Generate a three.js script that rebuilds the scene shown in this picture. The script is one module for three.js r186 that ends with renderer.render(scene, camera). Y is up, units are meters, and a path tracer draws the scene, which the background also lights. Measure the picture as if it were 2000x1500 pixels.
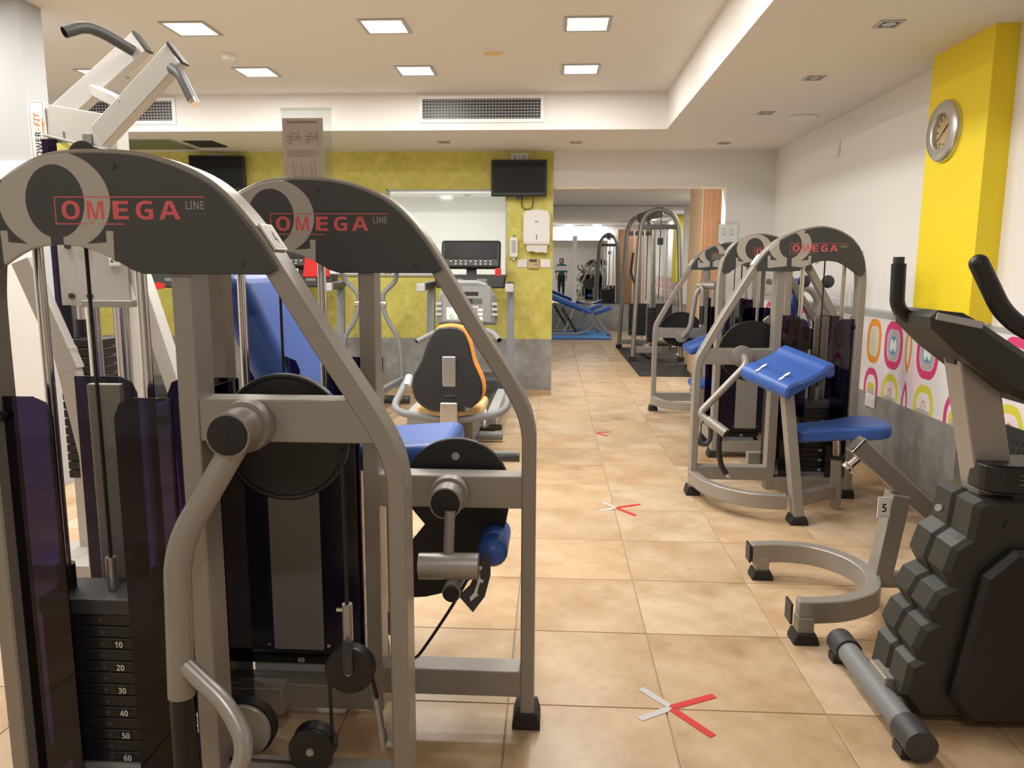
import * as THREE from 'three';
import { RoundedBoxGeometry } from 'three/addons/geometries/RoundedBoxGeometry.js';
import { mergeGeometries } from 'three/addons/utils/BufferGeometryUtils.js';
import { MarchingCubes } from 'three/addons/objects/MarchingCubes.js';
import { RectAreaLightUniformsLib } from 'three/addons/lights/RectAreaLightUniformsLib.js';

// ---------- camera, light level, exposure ----------
const scene = new THREE.Scene();
scene.background = new THREE.Color(0x000000);
const FOCAL = 1480;
const camera = new THREE.PerspectiveCamera(2 * Math.atan(750 / FOCAL) * 180 / Math.PI, 4 / 3, 0.05, 60);
{
  const a = new THREE.Vector3((1079 - 1000) / FOCAL, (750 - 522) / FOCAL, -1).normalize();
  const u = new THREE.Vector3(0.0122, 1, 0); u.addScaledVector(a, -u.dot(a)).normalize();
  const zc = a.clone().negate(), xc = new THREE.Vector3().crossVectors(u, zc);
  // rows = world axes seen in camera space; the inverse of that is the camera's rotation
  const m = new THREE.Matrix4().set(xc.x, xc.y, xc.z, 0, u.x, u.y, u.z, 0, zc.x, zc.y, zc.z, 0, 0, 0, 0, 1);
  camera.quaternion.setFromRotationMatrix(m);
  camera.position.set(0, 1.38, 0);
}
scene.add(camera);
const renderer = new THREE.WebGLRenderer();
renderer.toneMapping = THREE.LinearToneMapping;
renderer.toneMappingExposure = 1.0;
renderer.shadowMap.enabled = true;
RectAreaLightUniformsLib.init();
const LAMP = 88, LAMP_COLOR = new THREE.Color().setRGB(1, 0.965, 0.915);

// ---------- helpers ----------
let seed = 7; const rnd = () => (seed = (seed * 16807) % 2147483647) / 2147483647;
const V = (x, y, z) => new THREE.Vector3(x, y, z);
const used = {};
const numbered = n => { if (used[n] === undefined) { used[n] = 0; return n; } used[n]++; return n + '_' + String(used[n]).padStart(3, '0'); };
function thing(name, label, category, pos = [0, 0, 0], group) {
  const g = new THREE.Group(); g.name = numbered(name); g.position.set(...pos); scene.add(g);
  g.userData = { label, category }; if (group) g.userData.group = group; return g;
}
function structure(name) { const g = new THREE.Group(); g.name = name; g.userData.kind = 'structure'; scene.add(g); return g; }
function part(name, geo, mat, parent, label) {
  const m = new THREE.Mesh(geo, mat); m.name = name; m.castShadow = m.receiveShadow = true;
  if (label) m.userData.label = label; parent.add(m); return m;
}
const rootOf = o => { while (o.parent && o.parent !== scene) o = o.parent; return o; };
function partW(name, geo, mat, parent, label) { // geometry given in room coordinates
  const p = rootOf(parent).position; geo.translate(-p.x, -p.y, -p.z); return part(name, geo, mat, parent, label);
}
const merge = gs => mergeGeometries(gs.map(g => { const q = g.index ? g.toNonIndexed() : g; for (const k of Object.keys(q.attributes)) if (!['position', 'normal', 'uv'].includes(k)) q.deleteAttribute(k); return q; }));
const box = (w, h, d, x = 0, y = 0, z = 0) => new THREE.BoxGeometry(w, h, d).translate(x, y, z);
const span = (x0, x1, y0, y1, z0, z1) => box(Math.abs(x1 - x0), Math.abs(y1 - y0), Math.abs(z1 - z0), (x0 + x1) / 2, (y0 + y1) / 2, (z0 + z1) / 2);
const rspan = (x0, x1, y0, y1, z0, z1, r = 0.006) => new RoundedBoxGeometry(Math.abs(x1 - x0), Math.abs(y1 - y0), Math.abs(z1 - z0), 2, r).translate((x0 + x1) / 2, (y0 + y1) / 2, (z0 + z1) / 2);
function bar(a, b, w, h, r = 0.005, up = V(0, 1, 0)) { // rectangular tube from a to b
  a = Array.isArray(a) ? V(...a) : a; b = Array.isArray(b) ? V(...b) : b;
  const d = b.clone().sub(a), L = d.length(); d.normalize();
  let x = new THREE.Vector3().crossVectors(up, d); if (x.length() < 1e-3) x = V(1, 0, 0); x.normalize();
  const y = new THREE.Vector3().crossVectors(d, x);
  const g = new RoundedBoxGeometry(w, h, L, 2, Math.min(r, w / 2.1, h / 2.1));
  g.applyMatrix4(new THREE.Matrix4().makeBasis(x, y, d).setPosition(a.clone().add(b).multiplyScalar(0.5))); return g;
}
function cyl(a, b, r, r2 = r, seg = 24) {
  a = Array.isArray(a) ? V(...a) : a; b = Array.isArray(b) ? V(...b) : b;
  const d = b.clone().sub(a), L = d.length();
  const g = new THREE.CylinderGeometry(r2, r, L, seg);
  g.applyQuaternion(new THREE.Quaternion().setFromUnitVectors(V(0, 1, 0), d.normalize())); const c = a.clone().add(b).multiplyScalar(0.5);
  return g.translate(c.x, c.y, c.z);
}
function pipe(pts, r, fillet = 0.06, seg = 12) { // round tube through corner points with rounded bends
  const p = pts.map(q => V(...q)), path = new THREE.CurvePath(); let last = p[0];
  for (let i = 1; i < p.length - 1; i++) {
    const d0 = p[i - 1].clone().sub(p[i]), d1 = p[i + 1].clone().sub(p[i]);
    const f = Math.min(fillet, d0.length() * 0.48, d1.length() * 0.48);
    const e0 = p[i].clone().addScaledVector(d0.normalize(), f), e1 = p[i].clone().addScaledVector(d1.normalize(), f);
    path.add(new THREE.LineCurve3(last, e0)); path.add(new THREE.QuadraticBezierCurve3(e0, p[i], e1)); last = e1;
  }
  path.add(new THREE.LineCurve3(last, p[p.length - 1]));
  const tube = new THREE.TubeGeometry(path, Math.max(10, p.length * 14), r, seg, false);
  return tube;
}
const spline = (pts, r, seg = 40, closed = false) => new THREE.TubeGeometry(new THREE.CatmullRomCurve3(pts.map(q => V(...q)), closed, 'catmullrom', 0.5), seg, r, 10, closed);
const lathe = (pts, seg = 32) => new THREE.LatheGeometry(pts.map(p => new THREE.Vector2(...p)), seg);
function ext(pts, depth, bevel = 0.002, holes = []) { // polygon in x,y extruded along +z
  const s = new THREE.Shape(pts.map(p => new THREE.Vector2(...p)));
  for (const h of holes) s.holes.push(new THREE.Path(h.map(p => new THREE.Vector2(...p))));
  return new THREE.ExtrudeGeometry(s, { depth: depth - 2 * bevel, bevelEnabled: bevel > 0, bevelThickness: bevel, bevelSize: bevel, bevelOffset: -bevel, bevelSegments: 1, curveSegments: 20 }).translate(0, 0, bevel);
}
function smooth(pts, n = 60) { return new THREE.SplineCurve(pts.map(p => new THREE.Vector2(...p))).getPoints(n).map(v => [v.x, v.y]); }
function offset(pts, t) { // shift an open 2D polyline sideways
  return pts.map((p, i) => {
    const a = pts[Math.max(0, i - 1)], b = pts[Math.min(pts.length - 1, i + 1)];
    const dx = b[0] - a[0], dy = b[1] - a[1], l = Math.hypot(dx, dy); return [p[0] + dy / l * t, p[1] - dx / l * t];
  });
}
const ribbon = (pts, t, depth, bevel = 0.004) => ext([...pts, ...offset(pts, t).reverse()], depth, bevel);
const ring = (cx, cy, rx, ry, n = 40, a0 = 0, a1 = Math.PI * 2) => Array.from({ length: n }, (_, i) => { const a = a0 + (a1 - a0) * i / (a1 - a0 < 6.2 ? n - 1 : n); return [cx + rx * Math.cos(a), cy + ry * Math.sin(a)]; });
const roundRect = (w, h, r, cx = 0, cy = 0, n = 6) => { const o = []; for (const [sx, sy, a] of [[1, 1, 0], [-1, 1, 1], [-1, -1, 2], [1, -1, 3]]) for (let i = 0; i <= n; i++) { const t = (a + i / n) * Math.PI / 2; o.push([cx + sx * (w / 2 - r) + r * Math.cos(t), cy + sy * (h / 2 - r) + r * Math.sin(t)]); } return o; };

// ---------- textures ----------
function vnoise(size, cells, s0) {
  let s = s0; const R = () => (s = (s * 16807) % 2147483647) / 2147483647;
  const g = Float32Array.from({ length: cells * cells }, R), o = new Float32Array(size * size);
  for (let y = 0; y < size; y++) for (let x = 0; x < size; x++) {
    const fx = x / size * cells, fy = y / size * cells, ix = Math.floor(fx), iy = Math.floor(fy);
    let tx = fx - ix, ty = fy - iy; tx = tx * tx * (3 - 2 * tx); ty = ty * ty * (3 - 2 * ty);
    const q = (i, j) => g[(j % cells) * cells + (i % cells)];
    o[y * size + x] = (q(ix, iy) * (1 - tx) + q(ix + 1, iy) * tx) * (1 - ty) + (q(ix, iy + 1) * (1 - tx) + q(ix + 1, iy + 1) * tx) * ty;
  } return o;
}
function fbm(size, base, oct, s0) { const o = new Float32Array(size * size); let amp = 1, tot = 0; for (let k = 0; k < oct; k++) { const n = vnoise(size, base << k, s0 + k * 31); for (let i = 0; i < o.length; i++) o[i] += n[i] * amp; tot += amp; amp *= 0.55; } for (let i = 0; i < o.length; i++) o[i] /= tot; return o; }
function noiseTexture(size, fn, srgb = true) {
  const d = new Uint8Array(size * size * 4);
  for (let i = 0; i < size * size; i++) { const c = fn(i); d[i * 4] = c[0]; d[i * 4 + 1] = c[1]; d[i * 4 + 2] = c[2]; d[i * 4 + 3] = 255; }
  const t = new THREE.DataTexture(d, size, size); t.wrapS = t.wrapT = THREE.RepeatWrapping; t.magFilter = THREE.LinearFilter; t.minFilter = THREE.LinearMipmapLinearFilter; t.generateMipmaps = true;
  if (srgb) t.colorSpace = THREE.SRGBColorSpace; t.needsUpdate = true; return t;
}
function canvasTexture(w, h, draw) {
  const c = document.createElement('canvas'); c.width = w; c.height = h; draw(c.getContext('2d'), w, h);
  const t = new THREE.CanvasTexture(c); t.colorSpace = THREE.SRGBColorSpace; t.magFilter = THREE.LinearFilter; return t;
}
const clamp = (v, a, b) => Math.max(a, Math.min(b, v));
const fA = fbm(512, 4, 6, 11), fB = fbm(512, 8, 5, 91), fC = fbm(512, 32, 3, 57);
const tileTex = noiseTexture(512, i => { const a = clamp((fA[i] - 0.5) * 2.6, -1, 1), b = clamp((fB[i] - 0.5) * 2.2, -1, 1), c = (fC[i] - 0.5) * 14; return [clamp(198 + a * 22 + b * 14 + c, 0, 255), clamp(174 + a * 26 + b * 17 + c, 0, 255), clamp(144 + a * 31 + b * 23 + c, 0, 255)]; });
const cementTex = noiseTexture(512, i => { const v = 150 + (fA[i] - 0.5) * 70 + (fC[i] - 0.5) * 26; return [v, v, v - 2]; });
const yellowTex = noiseTexture(512, i => { const a = (fA[i] - 0.5) * 34, c = (fC[i] - 0.5) * 30; return [clamp(210 + a + c, 0, 255), clamp(202 + a + c, 0, 255), clamp(104 + a * 1.4 + c, 0, 255)]; });
const woodTex = noiseTexture(512, i => { const x = i % 512, y = Math.floor(i / 512); const v = Math.sin(x * 0.21 + (fA[(y >> 3) * 512 + x] - 0.5) * 22) * 8 + (fC[(y >> 4) * 512 + x] - 0.5) * 30; return [clamp(158 + v * 0.5, 0, 255), clamp(116 + v * 0.5, 0, 255), clamp(82 + v * 0.5, 0, 255)]; });
const speckTex = noiseTexture(256, i => { const n = fC[(i * 7) % (512 * 512)]; const v = 128 + (n - 0.5) * 120; return [v, v, v]; }, false);

// ---------- materials ----------
const std = (rgb, o = {}) => { const m = new THREE.MeshStandardMaterial({ roughness: 0.5, ...o }); if (rgb) m.color.setRGB(...rgb); return m; };
const phys = (rgb, o = {}) => { const m = new THREE.MeshPhysicalMaterial({ roughness: 0.5, ...o }); if (rgb) m.color.setRGB(...rgb); return m; };
const M = {
  white: std([0.82, 0.81, 0.79], { roughness: 0.85 }), ceil: std([0.78, 0.76, 0.73], { roughness: 0.9 }),
  frame: std([0.33, 0.31, 0.28], { metalness: 0.35, roughness: 0.38 }), frameLight: std([0.55, 0.54, 0.51], { roughness: 0.35, metalness: 0.1 }),
  darkframe: std([0.10, 0.10, 0.10], { metalness: 0.5, roughness: 0.4 }), gunmetal: std([0.22, 0.22, 0.21], { metalness: 0.6, roughness: 0.35 }), steel: std([0.42, 0.42, 0.40], { metalness: 0.7, roughness: 0.35 }),
  chrome: std([0.72, 0.70, 0.68], { metalness: 1, roughness: 0.14 }), black: std([0.013, 0.013, 0.014], { roughness: 0.42 }),
  rubber: std([0.018, 0.018, 0.018], { roughness: 0.75 }), charcoal: std([0.045, 0.046, 0.048], { roughness: 0.5 }), shroud: std([0.028, 0.030, 0.027], { roughness: 0.45 }),
  greyPlastic: std([0.20, 0.21, 0.22], { roughness: 0.45 }), lightGrey: std([0.45, 0.46, 0.47], { roughness: 0.45 }),
  blue: phys([0.035, 0.11, 0.42], { roughness: 0.38, bumpMap: speckTex, bumpScale: 0.0004 }), matBlue: std([0.10, 0.30, 0.66], { roughness: 0.7 }),
  purple: phys([0.17, 0.14, 0.27], { transmission: 1, thickness: 0, roughness: 0.04, ior: 1.45 }),
  acrylic: phys([0.93, 0.95, 0.95], { transmission: 1, thickness: 0, roughness: 0.05, ior: 1.3 }),
  purpleDark: phys([0.014, 0.011, 0.024], { roughness: 0.18 }), panelGrey: std([0.26, 0.25, 0.23], { roughness: 0.5, metalness: 0.2 }),
  yellow: std([0.93, 0.74, 0.02], { roughness: 0.55 }), yellowWall: std(null, { map: yellowTex, roughness: 0.6 }), cement: std(null, { map: cementTex, roughness: 0.4 }),
  grout: std([0.46, 0.37, 0.26], { roughness: 0.9 }), skirting: std([0.45, 0.32, 0.19], { roughness: 0.45 }), wood: std(null, { map: woodTex, roughness: 0.45 }), paleWood: std([0.52, 0.37, 0.22], { roughness: 0.5 }),
  mirror: std([0.86, 0.89, 0.89], { metalness: 1, roughness: 0.01 }), mirrorBlue: std([0.74, 0.80, 0.84], { metalness: 1, roughness: 0.01 }),
  red: std([0.62, 0.02, 0.02], { roughness: 0.45 }), tapeRed: std([0.60, 0.025, 0.02], { roughness: 0.6 }), tapeGrey: std([0.55, 0.54, 0.53], { roughness: 0.5 }),
  orange: std([0.75, 0.30, 0.06], { roughness: 0.8 }), sand: std([0.80, 0.60, 0.28], { roughness: 0.8 }), screen: phys([0.008, 0.008, 0.010], { roughness: 0.35, specularIntensity: 0.4 }), teal: std([0.05, 0.12, 0.15], { roughness: 0.3 }),
  plastic: std([0.80, 0.80, 0.78], { roughness: 0.4 }), paper: std([0.75, 0.70, 0.66], { roughness: 0.9 }), gold: std([0.55, 0.42, 0.22], { roughness: 0.5 }),
  alu: std([0.62, 0.62, 0.61], { metalness: 0.9, roughness: 0.3 }), skin: std([0.45, 0.25, 0.17], { roughness: 0.6 }), green: std([0.01, 0.07, 0.05], { roughness: 0.9 }), hair: std([0.008, 0.006, 0.006], { roughness: 0.6 }), trousers: std([0.012, 0.014, 0.02], { roughness: 0.9 }),
  column: std([0.42, 0.43, 0.44], { roughness: 0.8 }), glow: new THREE.MeshStandardMaterial({ color: 0xffffff, emissive: new THREE.Color(1, 0.96, 0.9), emissiveIntensity: 3.2 }),
};
const textured = (tex, o = {}) => new THREE.MeshStandardMaterial({ map: tex, roughness: 0.6, ...o });
const planar = (g, x0, y0, w, h) => { const p = g.attributes.position, u = new Float32Array(p.count * 2); for (let i = 0; i < p.count; i++) { u[i * 2] = (p.getX(i) - x0) / w; u[i * 2 + 1] = (p.getY(i) - y0) / h; } g.setAttribute('uv', new THREE.BufferAttribute(u, 2)); return g; };
const uvMetres = (g, k = 1) => { const p = g.attributes.position, n = g.attributes.normal, u = new Float32Array(p.count * 2); for (let i = 0; i < p.count; i++) { const ax = Math.abs(n.getX(i)), ay = Math.abs(n.getY(i)); const [a, b] = ay > 0.7 ? [p.getX(i), p.getZ(i)] : ax > 0.7 ? [p.getZ(i), p.getY(i)] : [p.getX(i), p.getY(i)]; u[i * 2] = a * k; u[i * 2 + 1] = b * k; } g.setAttribute('uv', new THREE.BufferAttribute(u, 2)); return g; };
const textMats = {};
function textMat(txt, fg = '#111', bg = '#eee', w = 128, h = 128, size = 90, rot = 0) {
  const k = [txt, fg, bg, w, h, size, rot].join('|');
  return textMats[k] ||= textured(canvasTexture(w, h, (c) => { c.fillStyle = bg; c.fillRect(0, 0, w, h); c.fillStyle = fg; c.translate(w / 2, h / 2); c.rotate(rot); c.font = `bold ${size}px sans-serif`; c.textAlign = 'center'; c.textBaseline = 'middle'; c.fillText(txt, 0, 4); }));
}

// ---------- the rooms ----------
const LOW = 2.573, HIGH = 2.89, XL = -5.2, XR = 2.28, ZB = -8.16, ZF = 2.6;
{ // floor: slab of grout with every tile laid on it
  const f = structure('floor');
  part('slab', span(XL - 0.2, 3.5, -0.2, -0.006, -17, ZF + 0.2), M.grout, f);
  const variants = Array.from({ length: 8 }, (_, k) => { const g = new RoundedBoxGeometry(0.496, 0.02, 0.496, 1, 0.0025); uvMetres(g, 0.9); const u = g.attributes.uv; const ox = rnd(), oy = rnd(); for (let i = 0; i < u.count; i++) { const a = u.getX(i), b = u.getY(i); if (k % 2) u.setXY(i, b + ox, a + oy); else u.setXY(i, a + ox, b + oy); } return g; });
  const mats = [0xffffff, 0xf6f1ea, 0xfff8ee].map(c => new THREE.MeshStandardMaterial({ map: tileTex, color: c, roughness: 0.3, bumpMap: speckTex, bumpScale: 0.0002 }));
  const tile = (ix, iz) => part('tile', variants[Math.floor(rnd() * 8)], mats[Math.floor(rnd() * 3)], f).position.set(0.375 - 0.25 + ix * 0.5, -0.01, -2.237 - 0.25 - iz * 0.5);
  for (let ix = -7; ix <= 4; ix++) for (let iz = -5; iz <= 11; iz++) tile(ix, iz);
  for (let ix = 0; ix <= 5; ix++) for (let iz = 12; iz <= 24; iz++) tile(ix, iz);
  const rest = uvMetres(span(XL, -3.625, -0.02, 0, -8.2, ZF), 0.9);
  part('tiled_field', rest, mats[0], f); part('tiled_field', uvMetres(span(-3.625, XR, -0.02, 0, 0.27, ZF), 0.9), mats[0], f); part('tiled_field', uvMetres(span(-0.35, -0.125, -0.02, 0, -17, -8.237), 0.9), mats[0], f); part('tiled_field', uvMetres(span(-0.125, 3.3, -0.02, 0, -17, -14.74), 0.9), mats[0], f);
  part('tiled_field', uvMetres(span(2.875, 3.3, -0.02, 0, -14.74, -8.237), 0.9), mats[0], f);
}
{
  const c = structure('ceiling');
  const CX0 = -4.9, CX1 = 0.98, CZ0 = -6.92, CZ1 = 1.4;
  part('low_ceiling', span(CX1, XR + 0.2, LOW, HIGH, ZB - 0.2, ZF + 0.2), M.ceil, c);
  part('low_ceiling', span(XL - 0.2, CX1, LOW, HIGH, ZB - 0.2, CZ0), M.ceil, c);
  part('low_ceiling', span(XL - 0.2, CX1, LOW, HIGH, CZ1, ZF + 0.2), M.ceil, c);
  part('low_ceiling', span(XL - 0.2, CX0, LOW, HIGH, CZ0, CZ1), M.ceil, c);
  part('raised_ceiling', span(XL - 0.2, XR + 0.2, HIGH, HIGH + 0.1, ZB - 0.2, ZF + 0.2), M.ceil, c);
  part('far_room_ceiling', span(-0.5, 3.5, 2.70, 2.99, -17.1, ZB - 0.2), M.ceil, c); part('side_room_ceiling', span(-5.4, -0.4, HIGH, HIGH + 0.1, -13.6, ZB - 0.2), M.ceil, c); part('side_room_bulkhead', span(-5.4, -0.4, LOW, HIGH, -13.6, -12.6), M.ceil, c);
}
const wallpaperTex = canvasTexture(1376, 532, (c, w, h) => { // one repeat is 1.08 m by 0.56 m
  c.fillStyle = '#eceaeb'; c.fillRect(0, 0, w, h);
  c.fillStyle = '#f3e2ea'; for (const [x, y, a, b] of [[20, 10, 280, 170], [660, 190, 360, 200], [1020, 20, 210, 190], [320, 330, 290, 180]]) c.fillRect(x, y, a, b);
  const rr = (cx, cy, hw, hh, r, col, lw) => { c.strokeStyle = col; c.lineWidth = lw; c.beginPath(); c.roundRect(cx - hw, cy - hh, hw * 2, hh * 2, r); c.stroke(); };
  const fr = (x, y, a, b, r, col) => { c.fillStyle = col; c.beginPath(); c.roundRect(x, y, a, b, r); c.fill(); };
  const lens = (cx, cy, hw, hh, col) => { c.lineWidth = 26; c.strokeStyle = col; c.fillStyle = '#f5ecdc'; c.beginPath(); c.moveTo(cx, cy - hh); c.quadraticCurveTo(cx + hw * 2, cy, cx, cy + hh); c.quadraticCurveTo(cx - hw * 2, cy, cx, cy - hh); c.closePath(); c.fill(); c.stroke(); };
  rr(148, 152, 116, 118, 88, '#ee9a3a', 46); fr(62, 60, 172, 184, 70, '#dcdac4'); c.strokeStyle = '#cfc9a0'; c.lineWidth = 3; for (let i = 0; i < 12; i++) { c.beginPath(); c.moveTo(148, 152); c.lineTo(148 + 56 * Math.cos(i * 0.524), 152 + 80 * Math.sin(i * 0.524)); c.stroke(); }
  for (const px of [518, 1082]) { rr(px, 152, 140, 120, 100, '#dd4480', 48); fr(px - 112, 58, 224, 188, 80, '#b9b7ba'); fr(px - 66, 100, 132, 104, 44, '#62a0d2'); c.fillStyle = '#f3f5f5'; c.beginPath(); c.ellipse(px - 30, 152, 27, 40, 0, 0, 7); c.fill(); c.beginPath(); c.ellipse(px + 30, 152, 27, 40, 0, 0, 7); c.fill(); c.fillRect(px - 30, 136, 60, 32); }
  lens(782, 152, 42, 126, '#ee9a3a');
  rr(148, 480, 122, 134, 100, '#d94a84', 44); fr(76, 420, 144, 160, 30, '#d8d24c'); fr(104, 452, 88, 120, 26, '#b9b6b4');
  for (const px of [518, 1082]) { rr(px, 490, 128, 140, 100, '#dcd84a', 44); rr(px, 500, 24, 80, 22, '#d98a5a', 10); c.fillStyle = '#b9b6b8'; c.fillRect(px - 104, 466, 208, 36); }
  lens(782, 480, 38, 118, '#d94a84');
});
wallpaperTex.wrapS = THREE.RepeatWrapping;
const wallpaperMat = textured(wallpaperTex, { roughness: 0.55 });
function wallpaperStrip(x, z0, z1, name, parent, y0 = 0.5) { // printed paper facing -x
  const g = span(x - 0.004, x, y0, 1.06, z0, z1); const p = g.attributes.position, u = g.attributes.uv;
  for (let i = 0; i < p.count; i++) u.setXY(i, (p.getZ(i) + 5.306) / 1.08, (p.getY(i) - 0.5) / 0.56);
  part(name, g, wallpaperMat, parent);
}
{
  const r = structure('wall_right');
  part('plaster', span(XR, XR + 0.2, 1.09, LOW, ZB - 0.2, ZF + 0.2), M.white, r);
  part('cement_plinth', uvMetres(span(XR, XR + 0.2, 0, 0.5, ZB, ZF), 0.7), M.cement, r);
  part('backing', span(XR, XR + 0.2, 0.5, 1.09, ZB, ZF), M.white, r);
  // thicker lower wall up to the yellow pilaster, plain wall after it
  part('cement_dado', uvMetres(span(2.16, XR, 0, 0.547, ZB, -4.06), 0.7), M.cement, r); part('dado_backing', span(2.165, XR, 0.547, 1.06, ZB, -4.06), M.white, r); wallpaperStrip(2.165, ZB, -4.06, 'wallpaper', r, 0.547);
  part('dado_cap', span(2.158, XR, 1.06, 1.10, ZB, -4.06), M.lightGrey, r);
  wallpaperStrip(XR, -4.06, ZF, 'wallpaper', r, 0.47); part('border_strip', span(XR - 0.006, XR, 1.06, 1.09, -4.06, ZF), M.lightGrey, r);
  part('pilaster', span(2.16, XR, 1.10, LOW, -4.68, -4.06), M.yellow, r, 'bright yellow pilaster');
  const b = structure('baseboard_right'); part('skirting', span(2.148, 2.16, 0, 0.075, ZB, -4.06), M.skirting, b); part('skirting', span(XR - 0.012, XR, 0, 0.075, -4.06, ZF), M.skirting, b);
  const k = structure('wall_back');
  for (const [x0, x1, y0, y1] of [[XL, 0, 0.614, 1.30], [XL, -3.1, 1.30, LOW], [-3.1, -1.80, 1.80, LOW], [-1.80, -1.77, 1.30, LOW], [-1.77, -0.487, 2.187, LOW], [-0.487, 0, 1.30, LOW]]) part('yellow_paint', uvMetres(span(x0, x1, y0, y1, ZB - 0.2, ZB), 0.6), M.yellowWall, k); part('cement_plinth', uvMetres(span(XL, 0, 0, 0.614, ZB - 0.2, ZB), 0.7), M.cement, k);
  part('header', span(0, XR, 2.21, LOW, ZB - 0.2, ZB), M.white, k); part('pier', span(1.79, XR, 0, 2.21, ZB - 0.2, ZB), M.white, k);
  const b2 = structure('baseboard_back'); part('skirting', span(XL, 0, 0, 0.06, ZB, ZB + 0.012), M.skirting, b2);
  const l = structure('wall_left'); part('plaster', span(XL - 0.2, XL, 0, LOW, ZB - 0.2, ZF + 0.2), M.white, l);
  const f = structure('wall_front'); part('plaster', span(XL, XR, 0, LOW, ZF, ZF + 0.2), M.white, f);
  const c = structure('wall_column'); part('column', span(-3.75, -3.06, 0, HIGH, -4.64, -4.44), M.column, c); part('white_panel', rspan(-3.75, -3.08, 0, 1.98, -4.44, -4.42, 0.004), M.plastic, c);
  // the far room seen through the wide opening
  const fr = structure('wall_far_room');
  part('right_plaster', span(3.3, 3.5, 1.09, 2.70, -17.1, ZB - 0.2), M.white, fr); part('right_plinth', span(3.3, 3.5, 0, 0.5, -17.1, ZB - 0.2), M.cement, fr); part('right_backing', span(3.3, 3.5, 0.5, 1.09, -17.1, ZB - 0.2), M.white, fr);
  wallpaperStrip(3.3, -16.8, ZB - 0.2, 'wallpaper', fr); part('right_border', span(3.294, 3.3, 1.06, 1.09, -16.8, ZB - 0.2), M.lightGrey, fr);
  part('pilaster', span(3.18, 3.3, 1.0, 2.70, -13.6, -12.9), M.yellow, fr);
  part('left_plaster', span(-0.5, -0.35, 0, 2.99, -17.1, ZB - 0.2), M.white, fr); part('end_wall', span(-0.5, 3.3, 0, 2.70, -17.1, -16.84), M.white, fr); part('end_plinth', uvMetres(span(-0.35, 3.3, 0, 0.6, -16.84, -16.78), 0.7), M.cement, fr);
  const sr = structure('wall_side_room'); part('end_plaster', span(-5.4, -0.5, 0, LOW, -13.6, -13.4), M.white, sr); part('left_plaster', span(-5.4, -5.2, 0, HIGH, -13.4, ZB - 0.2), M.white, sr); part('floor_slab', span(-5.2, -0.5, -0.05, 0, -13.4, ZB - 0.2), M.white, sr);
  part('side_return', span(XR, 3.5, 0, 2.70, ZB - 0.3, ZB - 0.2), M.white, fr);
}
// ---------- recessed ceiling lights ----------
function ceilingLight(x, z, y, s, k, label, group) {
  const g = thing('recessed_light', label, 'ceiling light', [x, y, z], group), h = s / 2, t = 0.022;
  part('trim', merge([span(-h - t, h + t, -0.008, 0, -h - t, -h), span(-h - t, h + t, -0.008, 0, h, h + t), span(-h - t, -h, -0.008, 0, -h, h), span(h, h + t, -0.008, 0, -h, h)]), M.lightGrey, g);
  part('diffuser', span(-h, h, -0.004, 0, -h, h), M.glow, g);
  const L = new THREE.RectAreaLight(LAMP_COLOR, LAMP * k, s, s); L.rotation.x = -Math.PI / 2; L.position.y = -0.012; L.castShadow = true; g.add(L);
}
for (const z of [-6.15, -5.05, -3.95, -2.85, 0.45]) for (const x of z > 0 ? [-2.34, 0.2] : [-3.6, -2.34, -1.08, 0.2])
  ceilingLight(x, z, HIGH, 0.25, 1, 'square lit recessed ceiling light in the raised white ceiling', 'lit lights of the raised ceiling');
for (const [x, z] of [[0.5, -8.75], [1.4, -8.75], [2.75, -11.6], [2.75, -14.6]]) ceilingLight(x, z, 2.70, 0.25, 1.8, 'square lit recessed light in the ceiling of the far room', 'lit lights of the far room');
for (const [x, z] of [[-3.6, -10.2], [-1.6, -10.2], [-3.6, -11.6], [-1.6, -11.6]]) ceilingLight(x, z, HIGH, 0.25, 1.6, 'square lit recessed light in the side room behind the yellow wall', 'lit lights of the side room');
function offSpot(x, z) {
  const g = thing('recessed_spotlight', 'small unlit square recessed spotlight in the lower ceiling', 'spotlight', [x, LOW, z], 'unlit spotlights of the lower ceiling');
  part('trim', merge([span(-0.06, 0.06, -0.006, 0, -0.06, -0.042), span(-0.06, 0.06, -0.006, 0, 0.042, 0.06), span(-0.06, -0.042, -0.006, 0, -0.042, 0.042), span(0.042, 0.06, -0.006, 0, -0.042, 0.042)]), M.lightGrey, g);
  part('lamp', span(-0.042, 0.042, -0.002, 0, -0.042, 0.042), M.black, g);
  part('reflector', lathe([[0.02, 0], [0.034, -0.004], [0.034, -0.005], [0.0, -0.003]], 20), M.steel, g);
}
for (const z of [-4.05, -5.13, -6.23, -7.68]) offSpot(1.64, z);
offSpot(-1.45, -13.0); offSpot(-0.85, -13.1); offSpot(0.21, -7.6); offSpot(-1.06, -7.55);
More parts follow.
